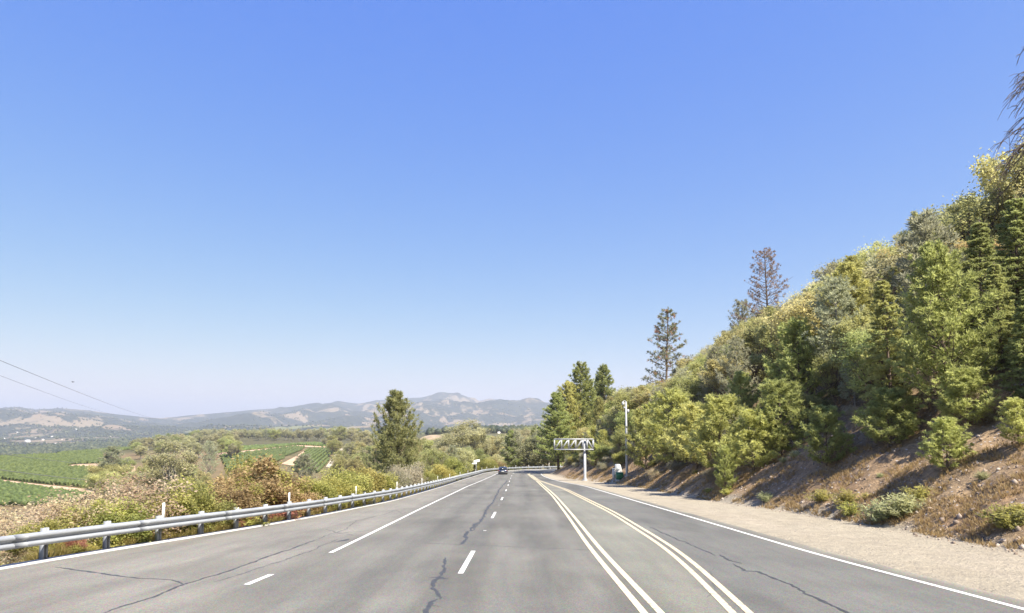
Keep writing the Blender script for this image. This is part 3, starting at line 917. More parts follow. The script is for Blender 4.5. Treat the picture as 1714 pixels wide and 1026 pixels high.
for u, v in MARK:
    ss = np.arange(12, 160, .25)
    x, y = pathpt(ss, t_rail(ss) - .2); uu, vv = proj(x, y, zprof(ss))
    mark_s.append(float(ss[np.argmin(np.abs(uu - u))]))
mark_s += [145, 152, 159, 166, 173, 181, 189, 197]
post_me = None
far_posts = MB()
for n_, q in enumerate(s_post):
    c, d, rd = rail_frame(q)
    Mx = Matrix(((rd.x, d.x, 0, c.x), (rd.y, d.y, 0, c.y), (0, 0, 1, c.z), (0, 0, 0, 1)))
    if post_me is None:
        a = MB()
        a.box(-.345, -.205, -.055, -.047, -.35, .80); a.box(-.28, -.27, -.047, .047, -.35, .797); a.box(-.345, -.205, .047, .055, -.35, .80)
        post = a.build('post', M['post_steel'], None, link=False); post_me = post.data
        b = MB(); b.cbox(-.200, -.004, -.06, .06, .44, .74, .01)
        blk = b.build('block_out', M['post_steel'], None, link=False); blk_me = blk.data
    if n_ < 99:
        p = bpy.data.objects.new('post', post_me); COL.objects.link(p); p.parent = root; p.matrix_local = Mx
        bo = bpy.data.objects.new('block_out', blk_me); COL.objects.link(bo); bo.parent = p
    else:
        for src in (post_me, blk_me):
            vv = np.array([Mx @ v.co for v in src.vertices])
            far_posts.add(vv, [list(f.vertices) for f in src.polygons if len(f.vertices) == 4])
fp = far_posts.build('post', M['post_steel'], root); fp['kind'] = 'stuff'
mk = None
for q in mark_s:
    c, d, rd = rail_frame(q)
    Mx = Matrix(((rd.x, d.x, 0, c.x), (rd.y, d.y, 0, c.y), (0, 0, 1, c.z), (0, 0, 0, 1)))
    if mk is None:
        a = MB(); a.cbox(-.385, -.352, -.055, .055, .45, 1.17, .012)
        mk = a.build('marker_post', M['white_plastic'], None, link=False).data
    p = bpy.data.objects.new('marker_post', mk); COL.objects.link(p); p.parent = root; p.matrix_local = Mx

# ------------------------------------------------------------------ roadside equipment
M['white_steel'] = galv('pale_galvanised_steel', (.37, .38, .40), .45, .1)
M['grey_box'] = simple('grey_cabinet_paint', (.36, .37, .365), .5, var=.06)
M['pale_box'] = simple('pale_cabinet_paint', (.46, .46, .45), .5, var=.06)
M['green_box'] = simple('green_cabinet_paint', (.012, .14, .062), .45, var=.1)
M['dark'] = simple('dark_plastic', (.03, .03, .033), .5)
M['concrete'] = simple('concrete', (.45, .43, .40), .9)

def bar(mb, a, b, w):
    """square bar between two points"""
    a = Vector(a); b = Vector(b); d = (b - a).normalized()
    ref = Vector((0, 0, 1)) if abs(d.z) < .9 else Vector((1, 0, 0))
    p = d.cross(ref).normalized() * w / 2; q = p.cross(d).normalized() * w / 2
    v = [c + sx * p + sy * q for c in (a, b) for sx, sy in ((-1, -1), (1, -1), (1, 1), (-1, 1))]
    mb.add([tuple(x) for x in v], [(0, 3, 2, 1), (4, 5, 6, 7), (0, 1, 5, 4), (1, 2, 6, 5), (2, 3, 7, 6), (3, 0, 4, 7)])

Yg = 90.0
gx = (978 - CX) / F * Yg
gz = H(gx, Yg)
top = at(978, 735, Yg)[2] - gz
x0 = (927.5 - 978) / F * Yg; x1 = (992 - 978) / F * Yg
hb = 17.0 / F * Yg
g = thing('overhead_sign_truss', 'white steel cantilever truss on one thick post, standing at the right roadside', 'sign truss', (gx, Yg, gz))
p = MB(); p.tube([(0, 0, -.2), (0, 0, .02), (0, 0, .45), (0, 0, top - .02)], [.38, .38, .20, .165], 14); p.build('post', M['white_steel'], g, smooth=False)
p = MB(); p.tube([(0, 0, .02), (0, 0, .10)], .50, 12)
bp = p.build('base_plate', M['concrete'], g)
zb, zt = top - hb, top
ch = MB(); br = MB()
for yy in (-.42, .42):
    for zz in (zb, zt): bar(ch, (x0, yy, zz), (x1, yy, zz), .14)
nodes = list(np.linspace(x0, -.30, 5)) + [.32, x1]
for yy in (-.42, .42):
    for xx in nodes: bar(br, (xx, yy, zb + .075), (xx, yy, zt - .075), .13)
    for q in range(4):
        bar(br, (nodes[q] + .07, yy, zb + .08), (nodes[q + 1] - .07, yy, zt - .08), .085)
    bar(br, (nodes[5] + .07, yy, zt - .08), (nodes[6] - .07, yy, zb + .08), .11)
for xx in nodes:
    for zz in (zb, zt): bar(br, (xx, -.345, zz), (xx, .345, zz), .09)
ch.build('chord', M['white_steel'], g); br.build('bracing', M['white_steel'], g)

Yc = 77.0
cx = (1047.5 - CX) / F * Yc; cz = H(cx, Yc); ctop = at(1046, 672, Yc)[2] - cz
g = thing('camera_pole', 'tall slim grey pole carrying a traffic camera, beside the green cabinet', 'camera pole', (cx, Yc, cz))
p = MB(); p.tube([(0, 0, -.2), (0, 0, .12), (0, 0, ctop * .5), (0, 0, ctop)], [.17, .16, .135, .10], 12); p.build('pole', M['white_steel'], g, smooth=True)
p = MB(); p.cbox(-.25, .25, -.25, .25, -.15, .03, .02); p.build('base_plate', M['concrete'], g)
p = MB(); p.tube([(0, 0, ctop - .05), (-.10, 0, ctop + .12), (-.26, 0, ctop + .12), (-.34, 0, ctop - .02)], .035, 7); arm = p.build('camera_arm', M['white_steel'], g)
p = MB(); p.tube([(-.34, 0, ctop + .0), (-.34, 0, ctop - .10), (-.34, 0, ctop - .32), (-.34, 0, ctop - .42), (-.34, 0, ctop - .46)], [.07, .16, .17, .12, .03], 12); p.build('camera_dome', M['pale_box'], arm, smooth=True)
p = MB(); p.cbox(.11, .36, -.17, .17, ctop - 1.35, ctop - .95, .03); p.build('junction_box', M['pale_box'], g)
p = MB(); p.cbox(-.30, -.13, -.05, .05, ctop - .85, ctop - .62, .02); p.build('bracket', M['white_steel'], g)

def cabinet(name, label, u, v, Y, w, d, h, mat, slope=0.0, door=True):
    x = (u - CX) / F * Y; z = H(x, Y)
    g = thing(name, label, 'utility box', (x, Y, z))
    b = MB(); c = .02
    if slope:
        v_ = [(-w/2, -d/2, 0.0), (w/2, -d/2, 0), (w/2, d/2, 0), (-w/2, d/2, 0), (-w/2, -d/2, h), (w/2 - slope, -d/2, h), (w/2 - slope, d/2, h), (-w/2, d/2, h), (w/2, -d/2, h * .55), (w/2, d/2, h * .55)]
        b.add(v_, [(0, 3, 2, 1), (4, 5, 6, 7), (3, 0, 4, 7), (8, 9, 6, 5), (1, 2, 9, 8)])
        b.polyfaces = [[0, 1, 8, 5, 4], [2, 3, 7, 6, 9]]
    else: b.cbox(-w/2, w/2, -d/2, d/2, 0, h, c)
    b.build('body', mat, g)
    q = MB(); q.cbox(-w/2 + .06, w/2 - .06, -d/2 - .025, -d/2 - .002, .08, h * (.5 if slope else .88), .008); dr = q.build('door', mat, g)
    q = MB(); q.cbox(w/2 - .16, w/2 - .13, -d/2 - .06, -d/2 - .026, h * .38, h * .5, .005); q.build('handle', M['dark'], dr)
    q = MB(); q.cbox(-w/2 - .08, w/2 + .08, -d/2 - .08, d/2 + .08, -.25, -.003, .02); q.build('footing', M['concrete'], g)
    if not slope:
        q = MB(); q.cbox(-w/2 - .03, w/2 + .03, -d/2 - .03, d/2 + .03, h + .002, h + .05, .01); q.build('lid', mat, g)
cabinet('utility_cabinet', 'narrow tall pale grey cabinet, leftmost of the boxes by the camera pole', 1026.2, 805, 79.2, .36, .5, 1.42, M['pale_box'])
cabinet('utility_cabinet', 'grey cabinet with sloping shoulder behind the green box at the roadside', 1033.5, 806, 79.6, .78, .8, 1.55, M['grey_box'], .22)
cabinet('utility_box', 'squat green utility box beside the foot of the camera pole', 1035.2, 812, 77.6, .84, .7, .78, M['green_box'])

# back of a white sign beyond the rail
Ys = 98.0
while True:
    S_, T_ = roadcoord((797 - CX) / F * Ys, Ys)
    if t_rail(S_)[0] - T_[0] > 1.0 or Ys > 140: break
    Ys += .5
sx, _, szz = at(797, 773, Ys); gz = H(sx, Ys)
g = thing('road_sign', 'tilted white sign on a thin post beyond the far guardrail', 'road sign', (sx, Ys, gz))
p = MB(); p.tube([(0, .05, -.4), (0, .05, szz - gz + .25)], .045, 8); p.build('post', M['post_steel'], g)
p = MB(); R_ = Matrix.Translation((0, 0, szz - gz)) @ Matrix.Rotation(math.radians(-8), 4, 'Y') @ Matrix.Rotation(math.radians(15), 4, 'Z')
p.box(-.72, .72, -.02, .0, -.12, .36, R_); p.box(-.88, .08, -.018, .002, -.46, -.135, R_); p.build('panel', M['white_plastic'], g)

# ------------------------------------------------------------------ car
def paint(name, c):
    m, nt, out = nmat(name)
    p = prin(nt, out, mix(nt, noise(nt, 6, 3), [k * .85 for k in c], c), .3, .3, .5)
    p.inputs['Coat Weight'].default_value = .7; p.inputs['Coat Roughness'].default_value = .08
    return m
def glassmat():
    m, nt, out = nmat('dark_window_glass'); prin(nt, out, (.025, .03, .04), .08, 0, .6); return m
M['car'] = paint('dark_blue_car_paint', (.03, .045, .085)); M['glass'] = glassmat()
M['tyre'] = simple('tyre_rubber', (.02, .02, .02), .85); M['rim'] = galv('alloy', (.5, .5, .52), .35, .7)
M['red'] = simple('red_lamp_lens', (.22, .015, .015), .25); M['plate'] = simple('plate_white', (.7, .7, .68), .5)
def car():
    Yk = 128.0; xk = (842.3 - CX) / F * Yk
    s_, _t = roadcoord(xk, Yk); zk = float(zprof(s_)[0])
    g = thing('parked_car', 'x', 'car', (xk, Yk, zk), -.02)
    g.name = 'car'; g['label'] = 'dark blue hatchback driving away along the left lane'
    # stations: y, then section (half width, height) rings
    st = [(-2.12, .60, .42, .78, .80), (-2.08, .80, .30, .95, .86), (-1.75, .88, .24, 1.02, .90), (-.9, .90, .22, .98, .91), (.3, .90, .22, .97, .91), (1.0, .89, .22, .93, .90), (1.75, .84, .25, .80, .86), (2.1, .66, .34, .66, .70)]
    mb = MB(); V = []
    for y, wb, zl, zu, wm in st:
        zm = (zl + zu) / 2
        V.append([(-wb * .9, y, zl), (-wm, y, zm - .1), (-wm * .985, y, zm + .12), (-wb * .93, y, zu), (wb * .93, y, zu), (wm * .985, y, zm + .12), (wm, y, zm - .1), (wb * .9, y, zl)])
    V = np.array(V); k = 8; n = len(st)
    i = np.arange(n - 1)[:, None] * k; j = np.arange(k)[None, :]
    mb.add(V.reshape(-1, 3), np.stack([i + j, i + (j + 1) % k, i + k + (j + 1) % k, i + k + j], -1).reshape(-1, 4)[:, ::-1])
    mb.polyfaces = [list(range(8)), [(n - 1) * 8 + q for q in range(7, -1, -1)]]
    # cabin
    cab = [(-1.98, .76, .98, .96), (-1.60, .66, 1.42, .98), (-.6, .68, 1.50, .97), (.25, .66, 1.44, .96), (1.02, .76, .95, .94)]
    W = []
    for y, w, z, zb in cab: W.append([(-.80, y, zb - .02), (-w, y, z), (w, y, z), (.80, y, zb - .02)])
    W = np.array(W); n2 = len(cab); i = np.arange(n2 - 1)[:, None] * 4; j = np.arange(3)[None, :]
    mb.add(W.reshape(-1, 3), np.stack([i + j, i + j + 1, i + 4 + j + 1, i + 4 + j], -1).reshape(-1, 4)[:, ::-1])
    body = mb.build('body', M['car'], g)
    q = MB(); q.add([(-.64, -1.93, 1.03), (.64, -1.93, 1.03), (.58, -1.66, 1.37), (-.58, -1.66, 1.37), (-.64, -1.96, 1.03), (.64, -1.96, 1.03), (.58, -1.69, 1.37), (-.58, -1.69, 1.37)],
                    [(4, 5, 6, 7), (0, 1, 5, 4), (1, 2, 6, 5), (2, 3, 7, 6), (3, 0, 4, 7)]); q.build('rear_window', M['glass'], g)
    for sd in (-1, 1):
        q = MB(); q.add([(sd * .815, -1.5, 1.0), (sd * .805, .75, 1.0), (sd * .70, .2, 1.38), (sd * .70, -1.4, 1.38), (sd * .79, -1.5, 1.0), (sd * .78, .75, 1.0), (sd * .675, .2, 1.38), (sd * .675, -1.4, 1.38)],
                        [(0, 1, 2, 3), (4, 5, 1, 0), (5, 6, 2, 1), (6, 7, 3, 2), (7, 4, 0, 3)]); q.build('side_window', M['glass'], g)
        q = MB(); q.cbox(min(sd * .70, sd * .86), max(sd * .70, sd * .86), -2.12, -2.0, .74, .96, .02); q.build('tail_lamp', M['red'], g)
        q = MB(); q.cbox(min(sd * .88, sd * 1.04), max(sd * .88, sd * 1.04), .55, .68, .95, 1.08, .03); q.build('wing_mirror', M['car'], g)
        for yy in (-1.3, 1.32):
            w = MB(); ang = np.linspace(0, 2 * np.pi, 25)
            w.tube([(sd * .66, yy, .32), (sd * .67, yy, .32), (sd * .86, yy, .32), (sd * .88, yy, .32)], [.27, .32, .32, .28], 20)
            wh = w.build('wheel', M['tyre'], g)
            w = MB(); w.tube([(sd * .875, yy, .32), (sd * .892, yy, .32)], [.20, .19], 16); w.build('rim', M['rim'], wh)
    q = MB(); q.cbox(-.80, .80, -2.20, -2.05, .34, .62, .04); q.build('bumper', M['dark'], g)
    q = MB(); q.cbox(-.26, .26, -2.16, -2.125, .66, .79, .01); q.build('number_plate', M['plate'], g)
    q = MB(); q.cbox(-.4, .4, -1.78, -1.60, 1.425, 1.45, .01); q.build('spoiler', M['car'], g)
car()
EL, AZ = math.radians(52), math.radians(143)
# ------------------------------------------------------------------ placing plants
def put(key, x, y, h, label, cat, group=None, wf=1.0, rz=None, sink=.05):
    S_, T_ = roadcoord(x, y)
    if math.hypot(x, y) < 340 and t_rail(S_)[0] - .3 < T_[0] < t_toe(S_)[0] - .6: print('ON ROAD', label, round(x, 1), round(y, 1))
    p = PROTO[key]; sc = h / p['h']
    rz = random.uniform(0, 6.28) if rz is None else rz
    c = p['root'].copy(); COL.objects.link(c); c.name = p['name']
    c.location = (x, y, H(x, y) - sink * sc); c.rotation_euler = (random.uniform(-.03, .03), random.uniform(-.03, .03), rz)
    c.scale = (sc * wf, sc * wf * random.uniform(.92, 1.08), sc)
    c['label'] = label; c['category'] = cat
    if group: c['group'] = group
    for ch in p['ch']:
        k = ch.copy(); COL.objects.link(k); k.parent = c
    return c

def put_top(key, u, vtop, Y, label, cat, group=None, wpx=None, wf=1.0):
    """plant standing on the ground at depth Y whose top reaches the sightline"""
    x, y, zt = at(u, vtop, Y)
    h = zt - H(x, y)
    if wpx:
        w0 = {'pine': .47, 'shrub': 1.2}.get(PROTO[key]['name'].split('_')[-1], .8)
    return put(key, x, y, max(h, .5), label, cat, group, wf)

# ---- named trees of the hillside skyline
wd, nd = conifer(275, 14, 10.0, 18, 7, 30, .55, .075, 12, z0=.03, power=.9, rise=.32, uptip=.95, spread=.6, tr=.016)
proto('plume', 'pine_tree', 'crown', wd, nd, 'pine_y2', 'bark', 14)
put_top('plume', 669, 654, 84, 'big lone bushy pine standing left of the road beyond the guardrail', 'pine tree', wf=1.0)
M['pine_half'] = M['rusthalf']
def special(key, src, lm):
    p = PROTO[src]; ch = []
    for c in p['ch']:
        k = c.copy(); k.data = c.data.copy(); ch.append(k)
    ch[1].data.materials[0] = M[lm]
    PROTO[key] = dict(p, ch=ch)
wd, nd = conifer(270, 18, 9.5, 22, 6, 15, .5, .09, 10, z0=.10, power=.72, rise=.08, uptip=.25, spread=.6, keep=.8)
proto('fade', 'pine_tree', 'crown', wd, nd, 'rusthalf', 'bark', 18)
wd, nd = conifer(271, 18, 11.0, 21, 6, 13, .42, .085, 9, z0=.10, power=.62, rise=.12, uptip=.25, spread=.7, keep=.8)
proto('rust', 'pine_tree', 'crown', wd, nd, 'rust', 'bark', 18)
put_top('fade', 1111, 517, 150, 'tall open pine with rusty top rising above the ridge behind the camera pole', 'pine tree', wf=1.05)
put_top('rust', 1283, 417, 110, 'dying rust-brown pine, tallest on the middle of the ridge', 'pine tree', wf=1.0)
put_top('gpine0', 1238, 505, 118, 'small grey pine just left of the rust-brown pine on the ridge', 'pine tree')
x, y, zt = at(1752, 60, 42); h = zt - H(x, y)
PROTO['snag'] = None
rt = bpy.data.objects.new('dead_tree', None); rt['category'] = 'x'
w_ = snag(290, 18, 8, 80, .5, 12).build('trunk', M['bark'], rt, smooth=True, link=False)
PROTO['snag'] = dict(root=rt, ch=[w_], h=18, name='dead_tree')
put('snag', x + .6, y, h, 'bare dead tree with drooping twigs at the top right corner', 'dead tree')
x, y, zt = at(1492, 470, 50); put('snag', x, y, zt - H(x, y), 'grey bare snag standing among the green conifers on the right', 'dead tree', wf=.5)

SKY_U = [880, 918, 925, 945, 985, 1010, 1030, 1060, 1085, 1110, 1150, 1180, 1220, 1260, 1320, 1350, 1380, 1420, 1470, 1520, 1560, 1600, 1640, 1680, 1714, 1900, 2400]
SKY_V = [760, 720, 668, 645, 640, 638, 645, 640, 634, 640, 602, 585, 548, 522, 502, 488, 455, 412, 406, 400, 352, 345, 285, 262, 246, 130, -150]
def skyv(u): return float(np.interp(u, SKY_U, SKY_V))

# pines at the far end of the hillside, by the bend
G = 'pines at the far end of the hillside'
for u, v, Y, k, wf in ((934, 655, 132, 'tpine0', 1.25), (948, 640, 140, 'mpine2', 1.0), (967, 606, 142, 'mpine1', 1.0), (985, 634, 150, 'tpine0', 1.05), (1013, 610, 158, 'tpine2', .95), (1002, 628, 160, 'tpine1', .9)):
    lab = {934: 'grey-green leaning pine, outermost at the end of the hillside by the bend', 967: 'yellow-green pine with the highest tip of the clump by the bend',
           1013: 'dark pine poking above the oaks right of the clump by the bend'}.get(u, 'dark green pine inside the clump of pines by the bend')
    put_top(k, u, v, Y, lab, 'pine tree', G if 'inside' in lab else None, wf=wf)

def shades_pole(x, y, z, h):
    dx, dy = x - cx, y - Yc
    D = dx * math.sin(AZ) + dy * math.cos(AZ); L = abs(dx * math.cos(AZ) - dy * math.sin(AZ))
    return L < 3.2 and 0 < D < 22 and z + h - D * math.tan(EL) > cz + .3
placed = []
def ok(x, y, dist):
    for a, b, r in placed:
        if (a - x) ** 2 + (b - y) ** 2 < (dist + r) ** 2 * .25: return False
    return True

# young pines and shrubs along the foot of the bank: (base u, base v, top v, kind, width factor, label)
toe = [
 (1214, 824, 748, 'ypine1', .85, 'small lone young pine at the foot of the bank beside the dirt shoulder'),
 (1586, 788, 703, 'ypine0', 1.25, 'round bright young pine highest up the bare bank below the dark conifers'),
 (1487, 750, 655, 'ypine2', 1.25, 'flat-topped bright young pine left of the round one on the bare bank'),
 (1384, 780, 684, 'ypine0', 1.15, 'drooping bright green young pine overhanging the shaded bank'),
 (1310, 762, 640, 'ypine1', 1.15, 'tall tufted young pine with yellow tips in the middle of the bank'),
 (1618, 716, 620, 'ypine2', 1.2, 'bright yellow-green young pine against the dark wood on the right'),
 (1706, 745, 668, 'ypine1', 1.2, 'bright young pine cut by the right edge of the view'),
 (1204, 792, 668, 'ypine0', 1.15, 'bushy young pine behind the small lone pine of the bank'),
 (1262, 790, 690, 'ypine2', 1.1, 'dense low pine between two taller young pines of the bank'),
 (1128, 782, 655, 'ypine1', 1.1, 'upright young pine right of the camera pole'),
 (1166, 786, 682, 'ypine2', 1.2, 'broad young pine at mid bank right of the camera pole'),
 (1082, 788, 690, 'ypine0', 1.0, 'leafy young pine close behind the camera pole'),
 (1432, 690, 592, 'gpine1', 1.2, 'grey-green pine above the flat-topped young pine'),
 (1452, 640, 530, 'ypine1', 1.0, 'golden-tipped pine halfway up the wooded slope'),
]
for u, vb, vt, k, wf, lab in toe:
    x, y = hit(u, vb)
    h = at(u, vt, y)[2] - H(x, y)
    if shades_pole(x, y, H(x, y), h): print('shades pole', lab)
    put(k, x, y, h, lab, 'pine tree', wf=wf)
    placed.append((x, y, 1.8))

# conifers of the dark stand on the right
G = 'dark conifers of the right-hand stand'
for u, vt, Y, k, wf in ((1545, 425, 42, 'dpine0', 1.1), (1598, 412, 47, 'dpine1', 1.0), (1640, 372, 40, 'dpine2', 1.1), (1690, 330, 36, 'dpine0', 1.15), (1720, 290, 41, 'dpine1', 1.1), (1668, 440, 31, 'dpine2', 1.1), (1510, 470, 48, 'tpine0', 1.0), (1575, 500, 34, 'dpine1', 1.1), (1715, 480, 27, 'dpine0', 1.2), (1405, 500, 62, 'dpine2', 1.1), (1475, 560, 44, 'dpine1', 1.0), (1340, 580, 66, 'dpine0', .95), (1800, 330, 30, 'dpine1', 1.2), (1850, 420, 24, 'dpine2', 1.2), (1900, 300, 34, 'dpine0', 1.2)):
    x, y, zt = at(u, vt, Y); h = zt - H(x, y)
    put(k, x, y, h, 'dark green conifer with drooping layered boughs in the stand at right', 'conifer', G, wf=wf)
    placed.append((x, y, 3.2))
G = 'golden oaks in the hilltop wood'
for u, vt, Y in ((1585, 398, 55), (1632, 395, 50), (1515, 430, 66), (1663, 420, 46), (1480, 470, 60)):
    x, y, zt = at(u, vt, Y); put('gold0', x, y, zt - H(x, y), 'golden-brown oak patch high in the wood on the right', 'oak tree', G)
    placed.append((x, y, 3.5))

# skyline oaks
rs = random.Random(3)
def hill_tree(key, x, y, h, wf=1.0):
    nm = PROTO[key]['name']
    lab, cat, grp = {
        'grey_oak_tree': ('dull grey-green oak in the dense wood covering the hillside', 'oak tree', 'grey oaks on the hillside'),
        'oak_tree': ('olive-green oak in the dense wood covering the hillside on the right', 'oak tree', 'oaks covering the hillside'),
        'gold_oak_tree': ('golden-brown turning oak in the dense wood covering the hillside', 'oak tree', 'golden oaks on the hillside'),
        'live_oak_tree': ('dark green bushy oak in the dense wood covering the hillside', 'oak tree', 'dark oaks on the hillside'),
        'pine_tree': ('green pine in the mixed wood covering the hillside on the right', 'pine tree', 'pines in the hillside wood'),
        'fir_tree': ('narrow green conifer in the mixed wood on the hillside', 'conifer', 'narrow conifers on the hillside'),
        'grey_pine': ('wispy grey-green pine in the mixed wood on the hillside', 'pine tree', 'grey pines on the hillside'),
        'tufted_pine': ('light green tufted pine in the mixed wood on the hillside', 'pine tree', 'tufted pines on the hillside'),
        'young_pine': ('yellow-green young pine low in the hillside wood', 'pine tree', 'young pines of the hillside'),
    }[nm]
    put(key, x, y, h, lab, cat, grp, wf)
    placed.append((x, y, 2.6 * wf * h / 9))

u = 1060
while u < 1790:
    d = 36 + rs.uniform(-6, 8)
    # depth at which the sightline passes over that part of the ridge
    Yl = np.linspace(28, 230, 203); xl = (u - CX) / F * Yl
    S_, T_ = roadcoord(xl, Yl); dd_ = T_ - t_toe(S_)
    j = int(np.argmin(np.abs(dd_ - d))); Y = Yl[j]; x = xl[j]
    vt = skyv(u) + rs.uniform(-4, 10)
    h = at(u, vt, Y)[2] - H(x, Y)
    if 4 < h < 24:
        hill_tree(rs.choice(['oak0', 'oak1', 'oak2', 'oak3', 'goak0', 'goak1']), x, Y, h, rs.uniform(.8, 1.05) * min(1.15, max(.72, 8.5 / h)))
    u += max(14, 4.2 / Y * F * .62)

# fill of the slope
cand = []
for _ in range(5200):
    s_ = rs.uniform(8, 235); d = rs.uniform(3.0, 66) if rs.random() < .75 else rs.uniform(3, 22)
    cand.append((s_, d))
nfill = 0
for s_, d in cand:
    x, y = pathpt(s_, float(t_toe(s_)) + d); x = float(x); y = float(y)
    if y < 6: continue
    z = H(x, y); u, v = proj(x, y, z)
    if u > 2000 or u < 890: continue
    spacing = 4.3 if d > 8 else 3.8
    if 52 < s_ < 84 and d < 5.5: continue
    if s_ < 55 and d < 7.0 + max(0, 30 - s_) * .12: continue
    if not ok(x, y, spacing): continue
    hmax = 0
    vlim = skyv(u) + 12
    hmax = at(u, vlim, y)[2] - z
    near = s_ < 70
    r = rs.random()
    YP = ['ypine0', 'ypine1', 'ypine2']; MP = ['mpine0', 'mpine1', 'mpine2']
    if d < 9: key, h = (rs.choice(YP), rs.uniform(3, 5.5)) if r < .62 else (rs.choice(['loak0', 'oak2', 'gpine1']), rs.uniform(3.5, 6))
    elif d < 24: key, h = (rs.choice(YP), rs.uniform(4.5, 7)) if r < .22 else ((rs.choice(['loak0', 'loak1', 'oak0', 'goak0', 'oak3']), rs.uniform(5.5, 9)) if r < .5 else (rs.choice(MP + MP + ['gpine0', 'gpine1', 'dpine1']), rs.uniform(8, 11.5)))
    else: key, h = (rs.choice(['oak0', 'oak1', 'oak2', 'oak3', 'oak0', 'goak1', 'gold0']), rs.uniform(7, 11)) if r < .64 else (rs.choice(MP + ['tpine0', 'gpine0', 'dpine2', 'gpine1']), rs.uniform(10, 14))
    if shades_pole(x, y, z, h): continue
    if h > hmax:
        h = hmax
        if h < 3.2: continue
        if key[0] in 'dtm' : key = 'oak1'
    hill_tree(key, x, y, h, rs.uniform(.85, 1.15))
    nfill += 1
    if nfill >= 300: break
print('hill fill', nfill)

# conifers just past the right edge of the view, whose shadows fall across the bank
for s_, d, h in ((12, 14, 10), (17, 15, 11), (21, 12.5, 8), (7, 15, 10), (29, 13, 9)):
    x, y = pathpt(s_, float(t_toe(s_)) + d); put('dpine1', float(x), float(y), h, 'dark green conifer with drooping layered boughs in the stand at right', 'conifer', 'dark conifers of the right-hand stand', 1.0)
    placed.append((float(x), float(y), 3.0))
# understorey in front of the dark stand
m_ = 0
for _ in range(900):
    u = rs.uniform(1395, 1800); v = rs.uniform(540, 725) - max(0, (u - 1600)) * .12
    x, y = hit(u, v); z = H(x, y)
    if not ok(x, y, 2.2): continue
    r = rs.random()
    key = rs.choice(['ypine0', 'ypine1', 'ypine2']) if r < .3 else rs.choice(['loak0', 'oak3', 'dpine0', 'dpine1', 'mpine0', 'mpine1', 'mpine2', 'gpine1'])
    h = rs.uniform(4, 6.5) if key[0] in 'lyo' else rs.uniform(6.5, 10)
    h = min(h, at(u, skyv(u) + 20, y)[2] - z)
    if h < 2.5: continue
    hill_tree(key, x, y, h, rs.uniform(.9, 1.15)); m_ += 1
    if m_ >= 60: break
print('under', m_)

# scrub and low bushes on the bare bank
low = [(1478, 872, 1.05, 'low_sage', 'sage-green feathery bush at the foot of the bank, largest there'),
       (1512, 862, 1.0, 'low_sage', 'pale green bush right behind the large sage bush'),
       (1416, 842, .8, 'low_shrub_y', 'yellow rounded bush left of the sage bush'), (1377, 838, .7, 'low_shrub_y', 'small yellow-green bush on the bank nearest the shaded slope'),
       (1425, 862, .7, 'low_shrub_y', 'yellow bush just left of the large sage bush'), (1535, 838, .75, 'low_shrub_y', 'yellow-green tuft above the sage bush'),
       (1690, 882, .8, 'low_shrub_y', 'yellow-green weed by the right edge of the view'), (1283, 838, .6, 'low_sage', 'dark weed at the foot of the bank near the lone young pine'),
       (1218, 828, .5, 'low_shrub_y', 'yellow weed under the small lone young pine')]
for u, v, h, k, lab in low:
    x, y = hit(u, v); put(k, x, y, h, lab, 'bush', wf=1.15)
G = 'brush under the trees of the bank'
m_ = 0
for _ in range(400):
    s_ = rs.uniform(22, 120); d = rs.uniform(4.5, 11) - (1.8 if s_ > 60 else 0)
    if s_ < 45 and d < 6.5: continue
    x, y = pathpt(s_, float(t_toe(s_)) + d); x = float(x); y = float(y)
    if 1012 < proj(x, y, H(x, y))[0] < 1070 and y < 82: continue
    if not ok(x, y, 1.0) or shades_pole(x, y, H(x, y), 2): continue
    put(rs.choice(['live0', 'live1', 'shrub_g0', 'shrub_gr0', 'shrub_gr1', 'shrub_g1', 'shrub_t0']), x, y, rs.uniform(1.0, 2.4), 'shaggy brush growing between the young trees of the bank', 'shrub', G, rs.uniform(1, 1.4)); m_ += 1
    placed.append((x, y, .8))
    if m_ > 75: break
G = 'scrub scattered over the bank'
for _ in range(70):
    s_ = rs.uniform(16, 125); d = rs.uniform(.6, 9) ** 1.0
    x, y = pathpt(s_, float(t_toe(s_)) + d)
    if 1012 < proj(float(x), float(y), H(float(x), float(y)))[0] < 1070 and y < 82: continue
    k = rs.choice(['low_sage', 'low_shrub_y', 'shrub_gr0', 'shrub_gr1', 'shrub_t0'])
    big = k.startswith('shrub')
    if big and s_ < 45 and d < 5: k, big = 'low_sage', False
    put(k, float(x), float(y), rs.uniform(.7, 1.5) if big else rs.uniform(.2, .5), 'small dry scrub bush on the stony bank', 'bush', G, rs.uniform(1, 1.5))

# ------------------------------------------------------------------ shrubs beyond the guardrail
def u_x(u, Y): return (u - CX) / F * Y
def left(u, vt, Y, k, lab, grp=None, wf=1.0, cat='shrub'):
    # stand clear of the rail: step away along the sightline until the crown no longer reaches it
    for _ in range(200):
        S_, T_ = roadcoord(u_x(u, Y), Y); x, y, zt = at(u, vt, Y)
        if float(t_rail(S_)[0] - T_[0]) > .85 + .50 * wf * max(.6, zt - H(x, y)) or cat != 'shrub': break
        Y += .25
    x, y, zt = at(u, vt, Y); h = zt - H(x, y)
    put(k, x, y, max(h, .6), lab, cat, grp, wf * (2.2 / max(h, 1.2)) ** .35)
left(440, 780, 25.5, 'shrub_r0', 'large russet bush behind the guardrail, tallest of the roadside bushes', wf=1.3)
left(388, 812, 24.0, 'shrub_r1', 'russet bush with tan leaves left of the large one', wf=1.15)
left(490, 800, 27.5, 'shrub_r1', 'russet bush fading to green right of the large one')
left(412, 770, 34, 'shrub_y0', 'pale yellow leafy top just behind the large russet bush', wf=.7)
left(530, 812, 29, 'shrub_g1', 'olive-green bush against the right flank of the russet bush')
